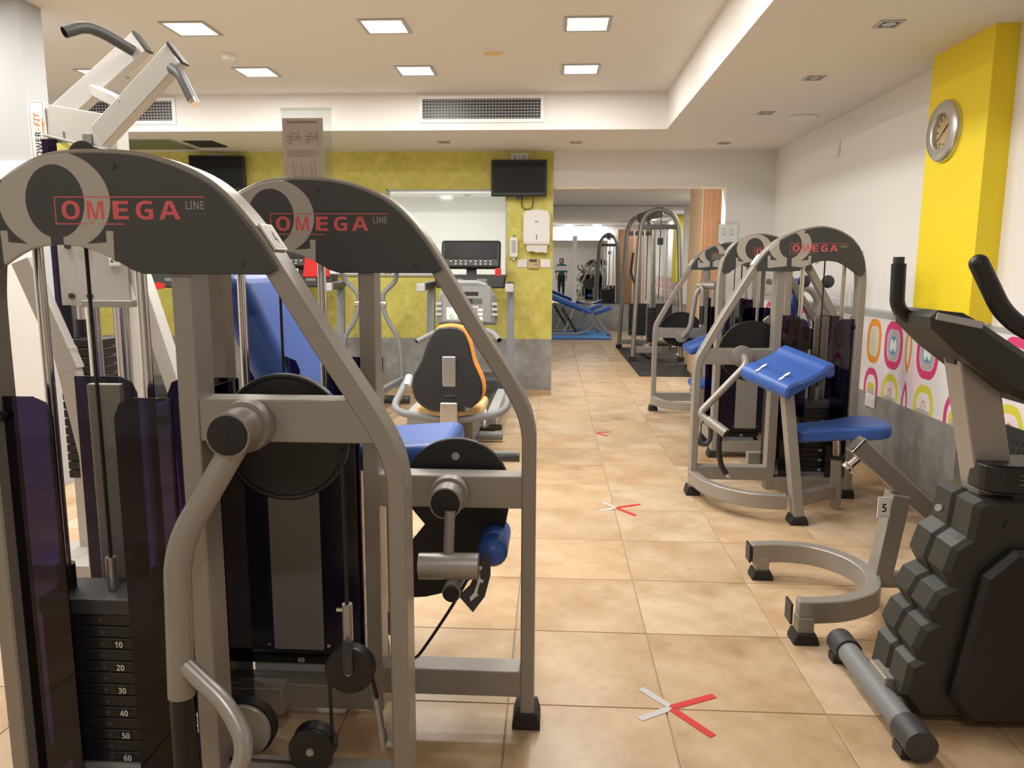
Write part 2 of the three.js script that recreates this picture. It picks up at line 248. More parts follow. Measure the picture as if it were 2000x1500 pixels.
{ const g = thing('smoke_detector', 'small white round smoke detector on the raised ceiling', 'smoke detector', [-2.36, HIGH, -5.65]); part('base', lathe([[0, -0.012], [0.06, -0.012], [0.06, 0]]), M.plastic, g); part('sensor', lathe([[0, -0.045], [0.03, -0.043], [0.042, -0.03], [0.045, -0.012]]), M.plastic, g);
  const s = thing('ceiling_speaker', 'flat round beige speaker cover on the raised ceiling', 'speaker', [-0.44, HIGH, -5.67]); part('rim', lathe([[0.085, 0], [0.085, -0.01], [0.075, -0.012], [0.072, -0.006]]), M.plastic, s); part('grille', lathe([[0, -0.007], [0.074, -0.006]]), M.sand, s);
  const d = thing('ceiling_speaker', 'white round ceiling fitting on the low ceiling beside the yellow pilaster', 'speaker', [1.98, LOW, -6.4]); part('rim', lathe([[0.11, 0], [0.115, -0.008], [0.10, -0.016], [0.08, -0.014]]), M.plastic, d); part('dome', lathe([[0, -0.03], [0.05, -0.027], [0.085, -0.012]]), M.plastic, d);
  const v = thing('junction_box', 'small white blank socket plate high on the right wall', 'socket', [XR, 2.33, -6.43]); part('plate', rspan(-0.012, 0, -0.06, 0.06, -0.045, 0.045), M.plastic, v); part('cover', rspan(-0.017, -0.011, -0.04, 0.04, -0.004, 0.035, 0.002), M.plastic, v);
  const w = thing('wall_socket', 'white double socket on the grey plinth under the wallpaper', 'socket', [2.16, 0.50, -5.16]); part('plate', rspan(-0.012, 0, -0.045, 0.045, -0.075, 0.075), M.plastic, w); for (const a of [-0.036, 0.036]) part('outlet', rspan(-0.015, -0.011, -0.022, 0.022, a - 0.022, a + 0.022, 0.002), M.plastic, w); }
function airVent(x0, x1, label) {
  const g = thing('air_vent', label, 'air vent', [(x0 + x1) / 2, 2.75, -6.92], 'air vents in the bulkhead'), w = (x1 - x0) / 2;
  part('frame', merge([span(-w, w, 0.085, 0.115, 0, 0.012), span(-w, w, -0.115, -0.085, 0, 0.012), span(-w, -w + 0.03, -0.085, 0.085, 0, 0.012), span(w - 0.03, w, -0.085, 0.085, 0, 0.012)]), M.plastic, g);
  part('duct', span(-w + 0.03, w - 0.03, -0.085, 0.085, 0, 0.001), M.black, g);
  for (let i = 0; i < 7; i++) part('blade', span(-w + 0.03, w - 0.03, -0.077 + i * 0.0255 - 0.002, -0.077 + i * 0.0255 + 0.002, 0.001, 0.011), M.lightGrey, g);
  const n = Math.round(w * 2 / 0.03); const bars = []; for (let i = 1; i < n; i++) bars.push(span(-w + 0.03 + i * (2 * w - 0.06) / n - 0.0015, -w + 0.03 + i * (2 * w - 0.06) / n + 0.0015, -0.085, 0.085, 0.002, 0.008));
  part('cross_blades', merge(bars), M.lightGrey, g);
}
airVent(-1.19, -0.09, 'long white air vent grille in the bulkhead above the wall mirror'); airVent(-4.4, -3.39, 'long white air vent grille in the bulkhead behind the white pull-up arms');
{ const g = thing('ceiling_hatch', 'dark teal ceiling hatch panel beside a black vent over the left screen', 'hatch', [-4.1, LOW, -7.6]); part('panel', rspan(-0.5, 0.42, -0.012, 0, -0.28, 0.28, 0.004), M.teal, g); part('frame', merge([span(-0.53, 0.45, -0.008, 0, -0.31, -0.28), span(-0.53, 0.45, -0.008, 0, 0.28, 0.31), span(-0.53, -0.5, -0.008, 0, -0.28, 0.28), span(0.42, 0.45, -0.008, 0, -0.28, 0.28)]), M.lightGrey, g);
  const v = thing('ceiling_grille', 'black square ceiling grille beside the teal hatch', 'air vent', [-3.44, LOW, -7.6]); part('well', span(-0.15, 0.15, -0.003, 0, -0.19, 0.19), M.black, v); for (let i = 0; i < 6; i++) part('slat', span(-0.14, 0.14, -0.012, -0.003, -0.165 + i * 0.06, -0.15 + i * 0.06), M.charcoal, v); }
// ---------- things on the walls ----------
function windowInto(n, x0, x1, y0, y1) { // glazed opening into the bright side room
  const g = structure('window_' + n);
  part('frame', merge([span(x0, x0 + 0.015, y0, y1, ZB - 0.12, ZB + 0.004), span(x1 - 0.015, x1, y0, y1, ZB - 0.12, ZB + 0.004), span(x0, x1, y1 - 0.012, y1, ZB - 0.12, ZB + 0.004)]), M.lightGrey, g); part('sill', span(x0 - 0.01, x1 + 0.01, y0 - 0.02, y0, ZB - 0.2, ZB + 0.025), M.lightGrey, g);
  part('pane', span(x0 + 0.015, x1 - 0.015, y0, y1 - 0.012, ZB - 0.08, ZB - 0.075), M.acrylic, g);
}
windowInto(1, -1.77, -0.487, 1.30, 2.187); windowInto(2, -3.1, -1.80, 1.30, 1.80);
const lgMat = textMat('LG', '#ddd', '#090909', 128, 64, 44);
function tv(x, y, z, label, turn) {
  const g = thing('wall_television', label, 'television', [x, y, z]); g.rotation.y = turn;
  part('housing', new RoundedBoxGeometry(0.575, 0.37, 0.05, 3, 0.014).translate(0, 0, 0.1), M.black, g); part('screen', rspan(-0.265, 0.265, -0.145, 0.165, 0.122, 0.1265, 0.002), M.screen, g);
  part('stand_stub', rspan(-0.03, 0.03, -0.21, -0.18, 0.08, 0.11, 0.004), M.black, g); part('bracket', merge([span(-0.05, 0.05, -0.08, 0.08, 0.005, 0.078)]), M.steel, g);
  part('emblem', span(-0.012, 0.012, -0.168, -0.158, 0.125, 0.1262), lgMat, g);
  return g;
}
{ const t = tv(-0.357, 2.288, ZB, 'black flat television on the yellow wall above the paper towel dispenser', 0); part('cable', spline([[0.04, -0.17, 0.07], [0.03, -0.27, 0.04], [0.08, -0.31, 0.03], [0.14, -0.28, 0.04], [0.15, -0.17, 0.07]], 0.005), M.black, t);
  tv(-3.55, 2.34, ZB, 'black flat television on the yellow wall beneath the black ceiling grille', 0.12);
  for (const [x, lab] of [[-0.357, 'pair of white socket plates above the television over the towel dispenser'], [-3.58, 'pair of white socket plates above the television near the ceiling hatch']]) { const s = thing('wall_socket', lab, 'socket', [x, 2.51, ZB]); for (const a of [-0.045, 0.045]) { const p = part('plate', rspan(a - 0.043, a + 0.043, -0.043, 0.043, 0, 0.012, 0.003), M.plastic, s); part('rocker', rspan(a - 0.015, a + 0.015, -0.02, 0.02, 0.011, 0.015, 0.002), M.lightGrey, p); } }
  const d = thing('towel_dispenser', 'white paper towel dispenser with a towel hanging out on the yellow wall', 'dispenser', [-0.17, 1.615, ZB]);
  part('housing', ext([[-0.135, 0], [0.135, 0], [0.14, 0.05], [0.14, 0.30], [0.12, 0.345], [0, 0.36], [-0.12, 0.345], [-0.14, 0.30], [-0.14, 0.05]], 0.11, 0.01), M.plastic, d); part('lock_slot', span(-0.004, 0.004, 0.05, 0.10, 0.109, 0.112), M.charcoal, d); part('emblem', span(-0.018, 0.018, 0.228, 0.238, 0.109, 0.1115), M.greyPlastic, d); part('seam', span(-0.137, 0.137, 0.024, 0.027, 0.104, 0.1115), M.lightGrey, d);
  part('paper_towel', ext([[-0.10, -0.075], [-0.05, -0.07], [0.0, -0.085], [0.05, -0.08], [0.11, -0.09], [0.115, 0.01], [-0.11, 0.01]], 0.05, 0.004).translate(0, 0, 0.035), M.paper, d);
  const s = thing('soap_dispenser', 'narrow white soap dispenser on the yellow wall', 'dispenser', [-0.41, 1.455, ZB]); part('body', ext(roundRect(0.085, 0.21, 0.02, 0, 0.13), 0.07, 0.008), M.plastic, s); part('window', ext(roundRect(0.05, 0.13, 0.015, 0, 0.14), 0.004, 0.001).translate(0, 0, 0.069), M.lightGrey, s); part('nozzle', cyl([0, 0.0, 0.04], [0, 0.03, 0.04], 0.014), M.plastic, s); part('hook', cyl([0, 0.235, 0.01], [0, 0.262, 0.01], 0.008), M.greyPlastic, s);
  const t2 = thing('thermostat', 'beige wall thermostat with a small dark display', 'thermostat', [-0.205, 1.42, ZB]); part('case', rspan(-0.06, 0.06, -0.055, 0.055, 0, 0.03), M.gold, t2); part('display', span(-0.04, 0.04, 0.015, 0.042, 0.029, 0.0315), M.charcoal, t2); part('dial', cyl([0.03, -0.01, 0.03], [0.03, -0.01, 0.036], 0.008), M.charcoal, t2);
  for (const [x, lab] of [[-0.32, 'square white switch on the yellow wall beside the thermostat'], [-0.075, 'white double switch at the edge of the yellow wall']]) { const w = thing('wall_switch', lab, 'switch', [x, 1.42, ZB]); part('plate', rspan(-0.052, 0.052, -0.042, 0.042, 0, 0.012, 0.003), M.plastic, w); part('rocker', rspan(-0.02, 0.02, -0.02, 0.02, 0.011, 0.016, 0.002), M.plastic, w); }
  const k = thing('wall_clock', 'round clock with a broad brushed metal ring on the yellow pilaster', 'clock', [2.16, 2.13, -4.46]); const rot = g => g.rotateZ(Math.PI / 2);
  part('ring', rot(lathe([[0.09, 0], [0.09, 0.03], [0.10, 0.04], [0.155, 0.035], [0.165, 0.02], [0.165, 0]], 48)), M.alu, k); part('dial', rot(lathe([[0, 0.012], [0.095, 0.012]], 40)), M.gold, k);
  for (let i = 0; i < 12; i++) { const a = i * Math.PI / 6; part('hour_mark', box(0.002, 0.02, 0.006).rotateX(a).translate(-0.0135, 0.075 * Math.cos(a), 0.075 * Math.sin(a)), M.charcoal, k); }
  part('hour_hand', box(0.002, 0.05, 0.006).translate(0, 0.022, 0).rotateX(0.9).translate(-0.016, 0, 0), M.black, k); part('minute_hand', box(0.002, 0.075, 0.004).translate(0, 0.034, 0).rotateX(-2.2).translate(-0.018, 0, 0), M.black, k);
  const a = thing('black_rubber_mat', 'black studded rubber mat leaning against the right wall behind the exercise bike', 'mat', [2.2, 0, -3.3]); const lean = 0.10; const sheet = new THREE.Group();
  const mt = part('sheet', rspan(-0.006, 0.006, 0, 0.62, -0.55, 0.5, 0.003), M.rubber, a); mt.rotation.z = -lean; const stud = new THREE.CylinderGeometry(0.013, 0.015, 0.004, 10).rotateZ(Math.PI / 2); const sg = []; for (let y = 0.04; y < 0.6; y += 0.04) for (let z = -0.52; z < 0.48; z += 0.04) sg.push(stud.clone().translate(-0.008, y, z + (Math.round(y / 0.04) % 2) * 0.02)); const st = part('studs', merge(sg), M.rubber, a); st.userData.kind = 'stuff'; st.rotation.z = -lean; }
// tape arrows on the floor
for (const [x, z, s, lab] of [[0.395, -2.245, 1, 'large red and grey tape cross on the floor beside the black foot'], [0.39, -4.27, 0.95, 'red and grey tape cross on the floor in the middle of the aisle'], [0.39, -6.28, 0.8, 'small red tape arrow on the floor near the far end of the aisle']]) {
  const g = thing('floor_tape_arrow', lab, 'floor marking', [x, 0, z]); const strip = (a, b, m, n) => part(n, bar([a[0] * s, 0.0012, a[1] * s], [b[0] * s, 0.0012, b[1] * s], 0.026, 0.0012, 0.0004), m, g);
  strip([0.0, 0.0], [0.15, -0.075], M.tapeRed, 'red_tape'); strip([0.0, 0.01], [0.10, 0.145], M.tapeRed, 'red_tape'); if (s > 0.9) { strip([-0.005, -0.005], [-0.085, -0.105], M.tapeGrey, 'grey_tape'); strip([-0.005, 0.005], [-0.11, 0.07], M.tapeGrey, 'grey_tape'); }
}

// ---------- weight machines with an arched tower ----------
const PANEL_Y0 = 1.33, PANEL_H = 0.30, TW = 0.97;
function panelArt(centre, x0) { // printed header: omega sign, boxed word, small word
  return canvasTexture(2048, 634, (c, w, h) => {
    const px = x => (x - x0) / TW * w, py = y => (PANEL_Y0 + PANEL_H - y) / PANEL_H * h, k = w / TW;
    c.fillStyle = '#424445'; c.fillRect(0, 0, w, h);
    const g = '#b2afa7'; c.fillStyle = g; c.beginPath(); c.ellipse(px(centre), py(1.513), 0.122 * k, 0.104 * k, 0, 0, 7); c.fill();
    c.fillStyle = '#424445'; c.beginPath(); c.ellipse(px(centre + 0.002), py(1.513), 0.064 * k, 0.076 * k, 0, 0, 7); c.fill();
    c.fillRect(px(centre - 0.014), py(1.45), 0.028 * k, 0.14 * k);
    c.fillStyle = g; for (const s of [-1, 1]) { c.beginPath(); for (const [a, b] of [[0.014, 1.434], [0.05, 1.424], [0.108, 1.428], [0.108, 1.452], [0.124, 1.452], [0.122, 1.38], [0.014, 1.392]]) c.lineTo(px(centre + s * a), py(b)); c.fill(); }
    c.fillStyle = '#dc6164'; c.font = 'bold 112px sans-serif'; c.textBaseline = 'alphabetic'; c.textAlign = 'left';
    let x = px(centre + 0.012); for (const ch of 'OMEGA') { c.save(); c.translate(x, py(1.476)); const m = c.measureText(ch).width; const ww = 0.046 * k; c.scale(ww / m, 1); c.fillText(ch, 0, 0); c.restore(); x += 0.0535 * k; }
    c.fillRect(px(centre), py(1.523), 0.325 * k, 5); c.fillRect(px(centre), py(1.523), 5, 0.055 * k); c.fillRect(px(centre), py(1.468), 0.068 * k, 5); c.fillRect(px(centre + 0.10), py(1.4675), 0.05 * k, 5);
    c.font = '20px sans-serif'; c.fillText('by', px(centre + 0.077), py(1.466));
    c.fillStyle = '#aaa8a2'; c.font = '50px sans-serif'; c.save(); c.translate(px(centre + 0.283), py(1.497)); c.scale(0.042 * k / c.measureText('LINE').width, 1); c.fillText('LINE', 0, 0); c.restore();
  });
}
const artMat = { '-1': textured(panelArt(-0.735, -TW), { roughness: 0.42 }), '1': textured(panelArt(0.515, 0), { roughness: 0.42 }) };
const FOOT = (() => { const g = ext([[-0.042, 0], [0.042, 0], [0.042, 0.018], [0.032, 0.055], [-0.032, 0.055], [-0.042, 0.018]], 0.10, 0.004); return g; })();
const BEND = { left: [[0, 0.90], [0.014, 0.97], [0.055, 1.055], [0.155, 1.213], [0.24, 1.354], [0.31, 1.465], [0.393, 1.554], [0.49, 1.601], [0.585, 1.62]], right: [[0, 0.76], [0.010, 0.84], [0.042, 0.908], [0.175, 1.152], [0.335, 1.42], [0.42, 1.520], [0.506, 1.575], [0.59, 1.605], [0.66, 1.62]] };
const ARCH_END = [[0.72, 1.62], [0.80, 1.597], [0.884, 1.543], [0.943, 1.452], [0.966, 1.335], [0.97, 1.22]];
const numberMats = {};
function tower(o) {
  const g = thing(o.name, o.label, 'weight machine', o.pos), d = o.dir, D = 0.085; // frame depth, front face at local z = 0
  const X = s => d * s, mir = pts => pts.map(([s, y]) => [X(s), y]);
  const outer = [[0, 0.03], [0, 0.4], ...smooth([...(d < 0 && !o.lowBend ? BEND.left : BEND.right), ...ARCH_END], 90), [0.97, 0.6], [0.97, 0.03]];
  const inner = offset(outer, 0.041);
  part('frame', ext([...mir(outer), ...mir(inner).reverse()], D, 0.004).translate(0, 0, -D), M.frame, g, 'bent grey steel frame tube');
  for (const s of [0.0225, 0.9475]) part('foot', FOOT.clone().translate(X(s), 0, -0.095), M.rubber, g, 'black rubber foot');
  const S = (s0, s1, y0, y1, z0, z1, r = 0.004) => rspan(Math.min(X(s0), X(s1)), Math.max(X(s0), X(s1)), y0, y1, z0, z1, r);
  part('mid_post', S(0.455, 0.50, 0.045, 1.40, -0.085, 0), M.frame, g);
  part('rear_post', S(0.545, 0.585, 0.05, 1.40, -0.42, -0.36), M.frame, g); if (!o.cover) part('stack_back_plate', S(0.765, 0.85, 0.12, 1.085, -0.245, -0.225), M.frame, g, 'grey plate behind the weight stack');
  part('crossbar', ext(mir([[o.bar > 1 ? 0.105 : 0.035, o.bar], [0.46, o.bar], [0.46, o.bar - 0.095], [o.bar > 1 ? 0.052 : 0.035, o.bar - 0.095]]), 0.076, 0.003).translate(0, 0, -0.08), M.frame, g);
  part('base_bar', S(0.04, 0.50, 0.103, 0.185, -0.082, -0.003), M.frame, g); part('stack_base_bar', S(0.495, 0.94, 0.045, 0.122, -0.082, -0.003), M.frame, g);
  part('base_beam', S(0.545, 0.585, 0.103, 0.185, -0.37, -0.07), M.frame, g); part('base_beam', S(0.925, 0.97, 0.103, 0.185, -0.42, -0.07), M.frame, g); part('rear_base_bar', S(0.44, 0.97, 0.103, 0.185, -0.43, -0.37), M.frame, g);
  for (const s of [0.565, 0.947]) part('foot', FOOT.clone().scale(0.8, 1.9, 0.8).translate(X(s), 0, -0.44), M.rubber, g);
  part('top_beam', S(0.60, 0.94, 1.44, 1.48, -0.42, -0.01), M.charcoal, g);
  // header panel
  const top = offset(outer, 0.010).filter(p => p[1] > 1.362);
  const low = [[0.935, 1.335], [0.90, 1.345], ...smooth([[0.895, 1.352], [0.84, 1.39], [0.79, 1.415], [0.73, 1.423], [0.67, 1.415], [0.62, 1.395], [0.575, 1.37]], 20), [0.55, 1.362]];
  const first = top.findIndex(p => p[0] > 0.2), pts = mir([...top.slice(Math.max(0, first)), ...low, [(d < 0 && !o.lowBend) ? 0.285 : 0.335, 1.362]]);
  part('header_panel', planar(ext(pts, 0.012, 0.002).translate(0, 0, 0.001), d < 0 ? -TW : 0, PANEL_Y0, TW, PANEL_H), artMat[d], g, 'dark header panel printed with an omega sign and red lettering');
  const head = g.children[g.children.length - 1];
  for (const [s, y] of [[0.90, 1.50], [0.335 + (d < 0 ? 0 : 0.05), 1.385], [0.60, 1.585]]) part('screw', cyl([X(s), y, 0.012], [X(s), y, 0.016], 0.007, 0.005, 12), M.charcoal, head);
  // stack
  const zs = -0.15;
  for (const s of [0.647, 0.893]) { part('guide_rod', cyl([X(s), 0.12, zs], [X(s), 1.46, zs], 0.0125), M.chrome, g, 'chrome guide rod'); part('rod_bush', cyl([X(s), 0.56, zs], [X(s), 0.64, zs], 0.021), M.black, g); }
  part('cable', cyl([X(0.775), 0.52, zs], [X(0.775), 1.46, zs], 0.0045, 0.0045, 8), M.black, g);
  part('lifting_stem', cyl([X(0.775), 0.55, zs], [X(0.775), 0.66, zs], 0.013), M.steel, g);
  const n = 13, ph = 0.0305; for (let i = 0; i < n; i++) {
    const y = 0.14 + i * ph, p = part('weight_plate', S(0.61, 0.925, y + 0.001, y + ph - 0.001, zs - 0.06, zs + 0.06, 0.003), M.black, g);
    part('pin_hole', cyl([X(0.775), y + ph / 2, zs + 0.0595], [X(0.775), y + ph / 2, zs + 0.061], 0.006, 0.006, 10), M.charcoal, p);
    if (i % 2 === 0 && i < 12) { const v = 60 - i * 5; const lx = d < 0 ? -0.735 : 0.80; part('number', box(0.03, 0.022, 0.0012, lx, y + ph / 2, zs + 0.0606), numberMats[v] ||= textMat(String(v), '#e8e4d8', '#0c0c0c', 96, 64, 62), p, 'white weight number ' + v); }
  }
  part('top_plate', S(0.605, 0.928, 0.14 + n * ph, 0.14 + n * ph + 0.04, zs - 0.065, zs + 0.065, 0.004), M.charcoal, g);
  part('stack_bumper', S(0.64, 0.89, 0.103, 0.14, zs - 0.05, zs + 0.05), M.lightGrey, g);
  if (o.cover) { // closed stack cover with a grey centre strip
    const c = part('stack_cover', S(0.525, 0.915, 0.20, 0.93, -0.075, -0.045, 0.012), M.purpleDark, g, 'glossy black stack cover'); part('cover_strip', S(0.645, 0.80, 0.215, 0.80, -0.046, -0.040, 0.002), M.panelGrey, c, 'grey centre strip');
    for (const s of [0.63, 0.815]) for (const y of [0.23, 0.785]) part('screw', cyl([X(s), y, -0.045], [X(s), y, -0.040], 0.006, 0.006, 10), M.chrome, c);
  }
  const topY = 1.085;
  const sh = (w, y0, y1) => { const r = 0.045; return [[0, y0], [w, y0], [w, y1 - r], [w - r * 0.3, y1 - r * 0.3], [w - r, y1], [0, y1]]; };
  const place = (pts2, s0, flip, z) => ext(pts2.map(([a, y]) => [X(s0 + (flip ? -a : a)), y]), 0.005, 0).translate(0, 0, z);
  if (!o.cover) { part('front_shield', place(sh(0.135, 0.12, topY), 0.535, false, -0.04), M.purple, g, 'purple tinted clear shield'); part('front_shield', place(sh(0.15, 0.12, topY), 0.965, true, -0.04), M.purple, g, 'purple tinted clear shield'); }
  part('rear_shield', place(sh(0.19, 0.12, topY), 0.52, false, -0.36), M.purple, g, 'purple tinted clear shield'); part('rear_shield', place(sh(0.17, 0.12, topY), 0.965, true, -0.36), M.purple, g, 'purple tinted clear shield');
  part('side_shield', span(X(0.515), X(0.52), 0.12, topY, -0.36, -0.035), M.purple, g, 'purple tinted clear shield');
  part('shield_bolt', cyl([X(0.93), 1.04, -0.04], [X(0.93), 1.04, -0.015], 0.012), M.black, g);
  if (o.tag) { // number plate lying on the outer side of the slanted tube
    const a = d < 0 ? [0.275, 1.41] : [0.32, 1.395], b = d < 0 ? [0.31, 1.465] : [0.36, 1.455]; const A = V(X(a[0]) - d * 0.004, a[1] + 0.004, -0.045), B = V(X(b[0]) - d * 0.004, b[1] + 0.004, -0.045);
    const t = part('number_plate', bar(A, B, 0.07, 0.006, 0.001, V(-d, 0.6, 0)), M.plastic, g, o.tag === ' ' ? 'white number plate' : 'white plate numbered ' + o.tag); const dir = B.clone().sub(A).normalize(), nrm = V(-d * dir.y * d * d, 0, 0); const out = V(-dir.y * d * 1, dir.x * d, 0).multiplyScalar(1); if (out.y < 0) out.negate();
    const c = A.clone().add(B).multiplyScalar(0.5).addScaledVector(out, 0.0036); const side = new THREE.Vector3().crossVectors(dir, out); const q = new THREE.PlaneGeometry(0.05, 0.055); q.applyMatrix4(new THREE.Matrix4().makeBasis(side, dir, out).setPosition(c)); part('number', q, textMat(o.tag, '#111', '#dcd8cf', 128, 128, 96), t);
  }
  return { g, X, S };
}
function hub(g, X0, y, z0, len, r = 0.05, cap = true) { // pivot that stands out of the crossbar, local coordinates
  const h = part('pivot_hub', merge([cyl([X0, y, z0], [X0, y, z0 + 0.03], r * 1.25, r * 1.2, 32), cyl([X0, y, z0 + 0.03], [X0, y, z0 + len], r, r, 32)]), M.frame, g, 'grey cylindrical pivot hub');
  if (cap) { part('hub_cap', lathe([[0, 0.008], [r * 0.86, 0.006], [r * 0.9, 0]], 32).rotateX(Math.PI / 2).translate(X0, y, z0 + len), M.rubber, h, 'black end cap'); part('cap_screw', cyl([X0, y, z0 + len + 0.006], [X0, y, z0 + len + 0.010], r * 0.14, r * 0.14, 10), M.black, h); }
  return h;
}
function pulley(g, c, r, w = 0.028, axis = 'z') {
  const pts = [[0, -w / 2], [r * 0.97, -w / 2], [r, -w / 2 + 0.003], [r * 0.86, -0.004], [r * 0.86, 0.004], [r, w / 2 - 0.003], [r * 0.97, w / 2], [0, w / 2]];
  const q = lathe(pts, 36); if (axis === 'z') q.rotateX(Math.PI / 2); else q.rotateZ(Math.PI / 2);
  const p = partW('pulley', q.translate(...c), M.black, g, 'black cable pulley'); partW('pulley_bolt', (axis === 'z' ? cyl([c[0], c[1], c[2] + w / 2], [c[0], c[1], c[2] + w / 2 + 0.006], 0.010, 0.010, 6) : cyl([c[0] - w / 2 - 0.006, c[1], c[2]], [c[0] - w / 2, c[1], c[2]], 0.010, 0.010, 6)), M.steel, p); return p;
}
function disc(g, c, pts, t = 0.022) { const m = partW('cam_disc', ext(pts, t, 0.003).translate(c[0], c[1], c[2]), M.black, g, 'black cam disc'); return m; }
function pad(name, w, h, t, m = M.blue, r = 0.03) { // upholstered slab lying in x,z, thickness along y
  const g = new RoundedBoxGeometry(w, t, h, 5, Math.min(r, t * 0.48)); return g;
}
const wire = (pts, r = 0.005) => new THREE.TubeGeometry((() => { const p = new THREE.CurvePath(); for (let i = 1; i < pts.length; i++) p.add(new THREE.LineCurve3(V(...pts[i - 1]), V(...pts[i]))); return p; })(), pts.length * 6, r, 6, false);

{ // machine 4, in the foreground
  const { g } = tower({ name: 'weight_machine', label: 'grey weight machine numbered 4 with a tall bent lever arm and purple shields', pos: [-0.318, 0, -1.6], dir: -1, bar: 1.09, tag: '4' });
  const h = hub(g, -0.345, 1.035, 0, 0.11, 0.047);
  partW('lever_arm', pipe([[-0.655, 1.02, -1.53], [-0.775, 0.80, -1.47], [-0.775, 0.478, -1.45]], 0.0275, 0.07, 20), M.frame, g, 'grey bent lever tube');
  partW('lever_sleeve', cyl([-0.776, 0.30, -1.45], [-0.776, 0.479, -1.45], 0.024, 0.024), M.black, g, 'black lower sleeve of the lever');
  partW('side_handle', pipe([[-0.765, 0.55, -1.45], [-0.66, 0.475, -1.42], [-0.61, 0.40, -1.39], [-0.66, 0.30, -1.36], [-0.70, 0.22, -1.34]], 0.019, 0.08, 16), M.steel, g, 'shiny curved side handle');
  partW('handle_collar', cyl([-0.652, 0.315, -1.364], [-0.662, 0.297, -1.36], 0.0235, 0.0235), M.chrome, g);
  disc(g, [-0.639, 0.972, -1.775], ring(0, 0, 0.155, 0.155, 48)); partW('disc_rim', new THREE.TorusGeometry(0.150, 0.006, 8, 48).translate(-0.639, 0.972, -1.752), M.black, g);
  pulley(g, [-0.466, 0.44, -1.65], 0.058, 0.034); partW('pulley_yoke', rspan(-0.478, -0.454, 0.435, 0.52, -1.632, -1.624, 0.003), M.charcoal, g); partW('cable_adjuster', cyl([-0.470, 0.51, -1.65], [-0.470, 0.60, -1.65], 0.012), M.steel, g, 'grey cable adjuster'); partW('adjuster_screw', cyl([-0.495, 0.585, -1.65], [-0.48, 0.585, -1.65], 0.005), M.chrome, g);
  partW('cable', wire([[-0.470, 0.60, -1.65], [-0.475, 0.97, -1.66]]), M.black, g, 'black cable'); partW('cable', wire([[-0.518, 0.44, -1.65], [-0.515, 0.24, -1.65]]), M.black, g, 'black cable'); partW('cable', wire([[-0.415, 0.42, -1.65], [-0.404, 0.365, -1.65]]), M.black, g, 'black cable');
  partW('cable_end', merge([cyl([-0.406, 0.365, -1.65], [-0.397, 0.29, -1.65], 0.0095), cyl([-0.397, 0.29, -1.65], [-0.390, 0.235, -1.65], 0.012)]), M.steel, g, 'grey cable end fitting'); partW('cable_anchor', cyl([-0.39, 0.245, -1.65], [-0.34, 0.245, -1.65], 0.010), M.frame, g);
  pulley(g, [-0.563, 0.235, -1.65], 0.055, 0.045); partW('pulley_bracket', rspan(-0.58, -0.546, 0.12, 0.235, -1.69, -1.675, 0.003), M.frame, g);
  pulley(g, [-0.754, 0.235, -1.72], 0.075, 0.03); partW('pulley_guard', ext(ring(0, 0, 0.068, 0.068, 32), 0.012, 0.002).translate(-0.754, 0.235, -1.705), M.frame, g, 'round grey pulley guard');
  partW('cable', wire([[-0.60, 0.185, -1.65], [-0.83, 0.185, -1.66]]), M.black, g);
}
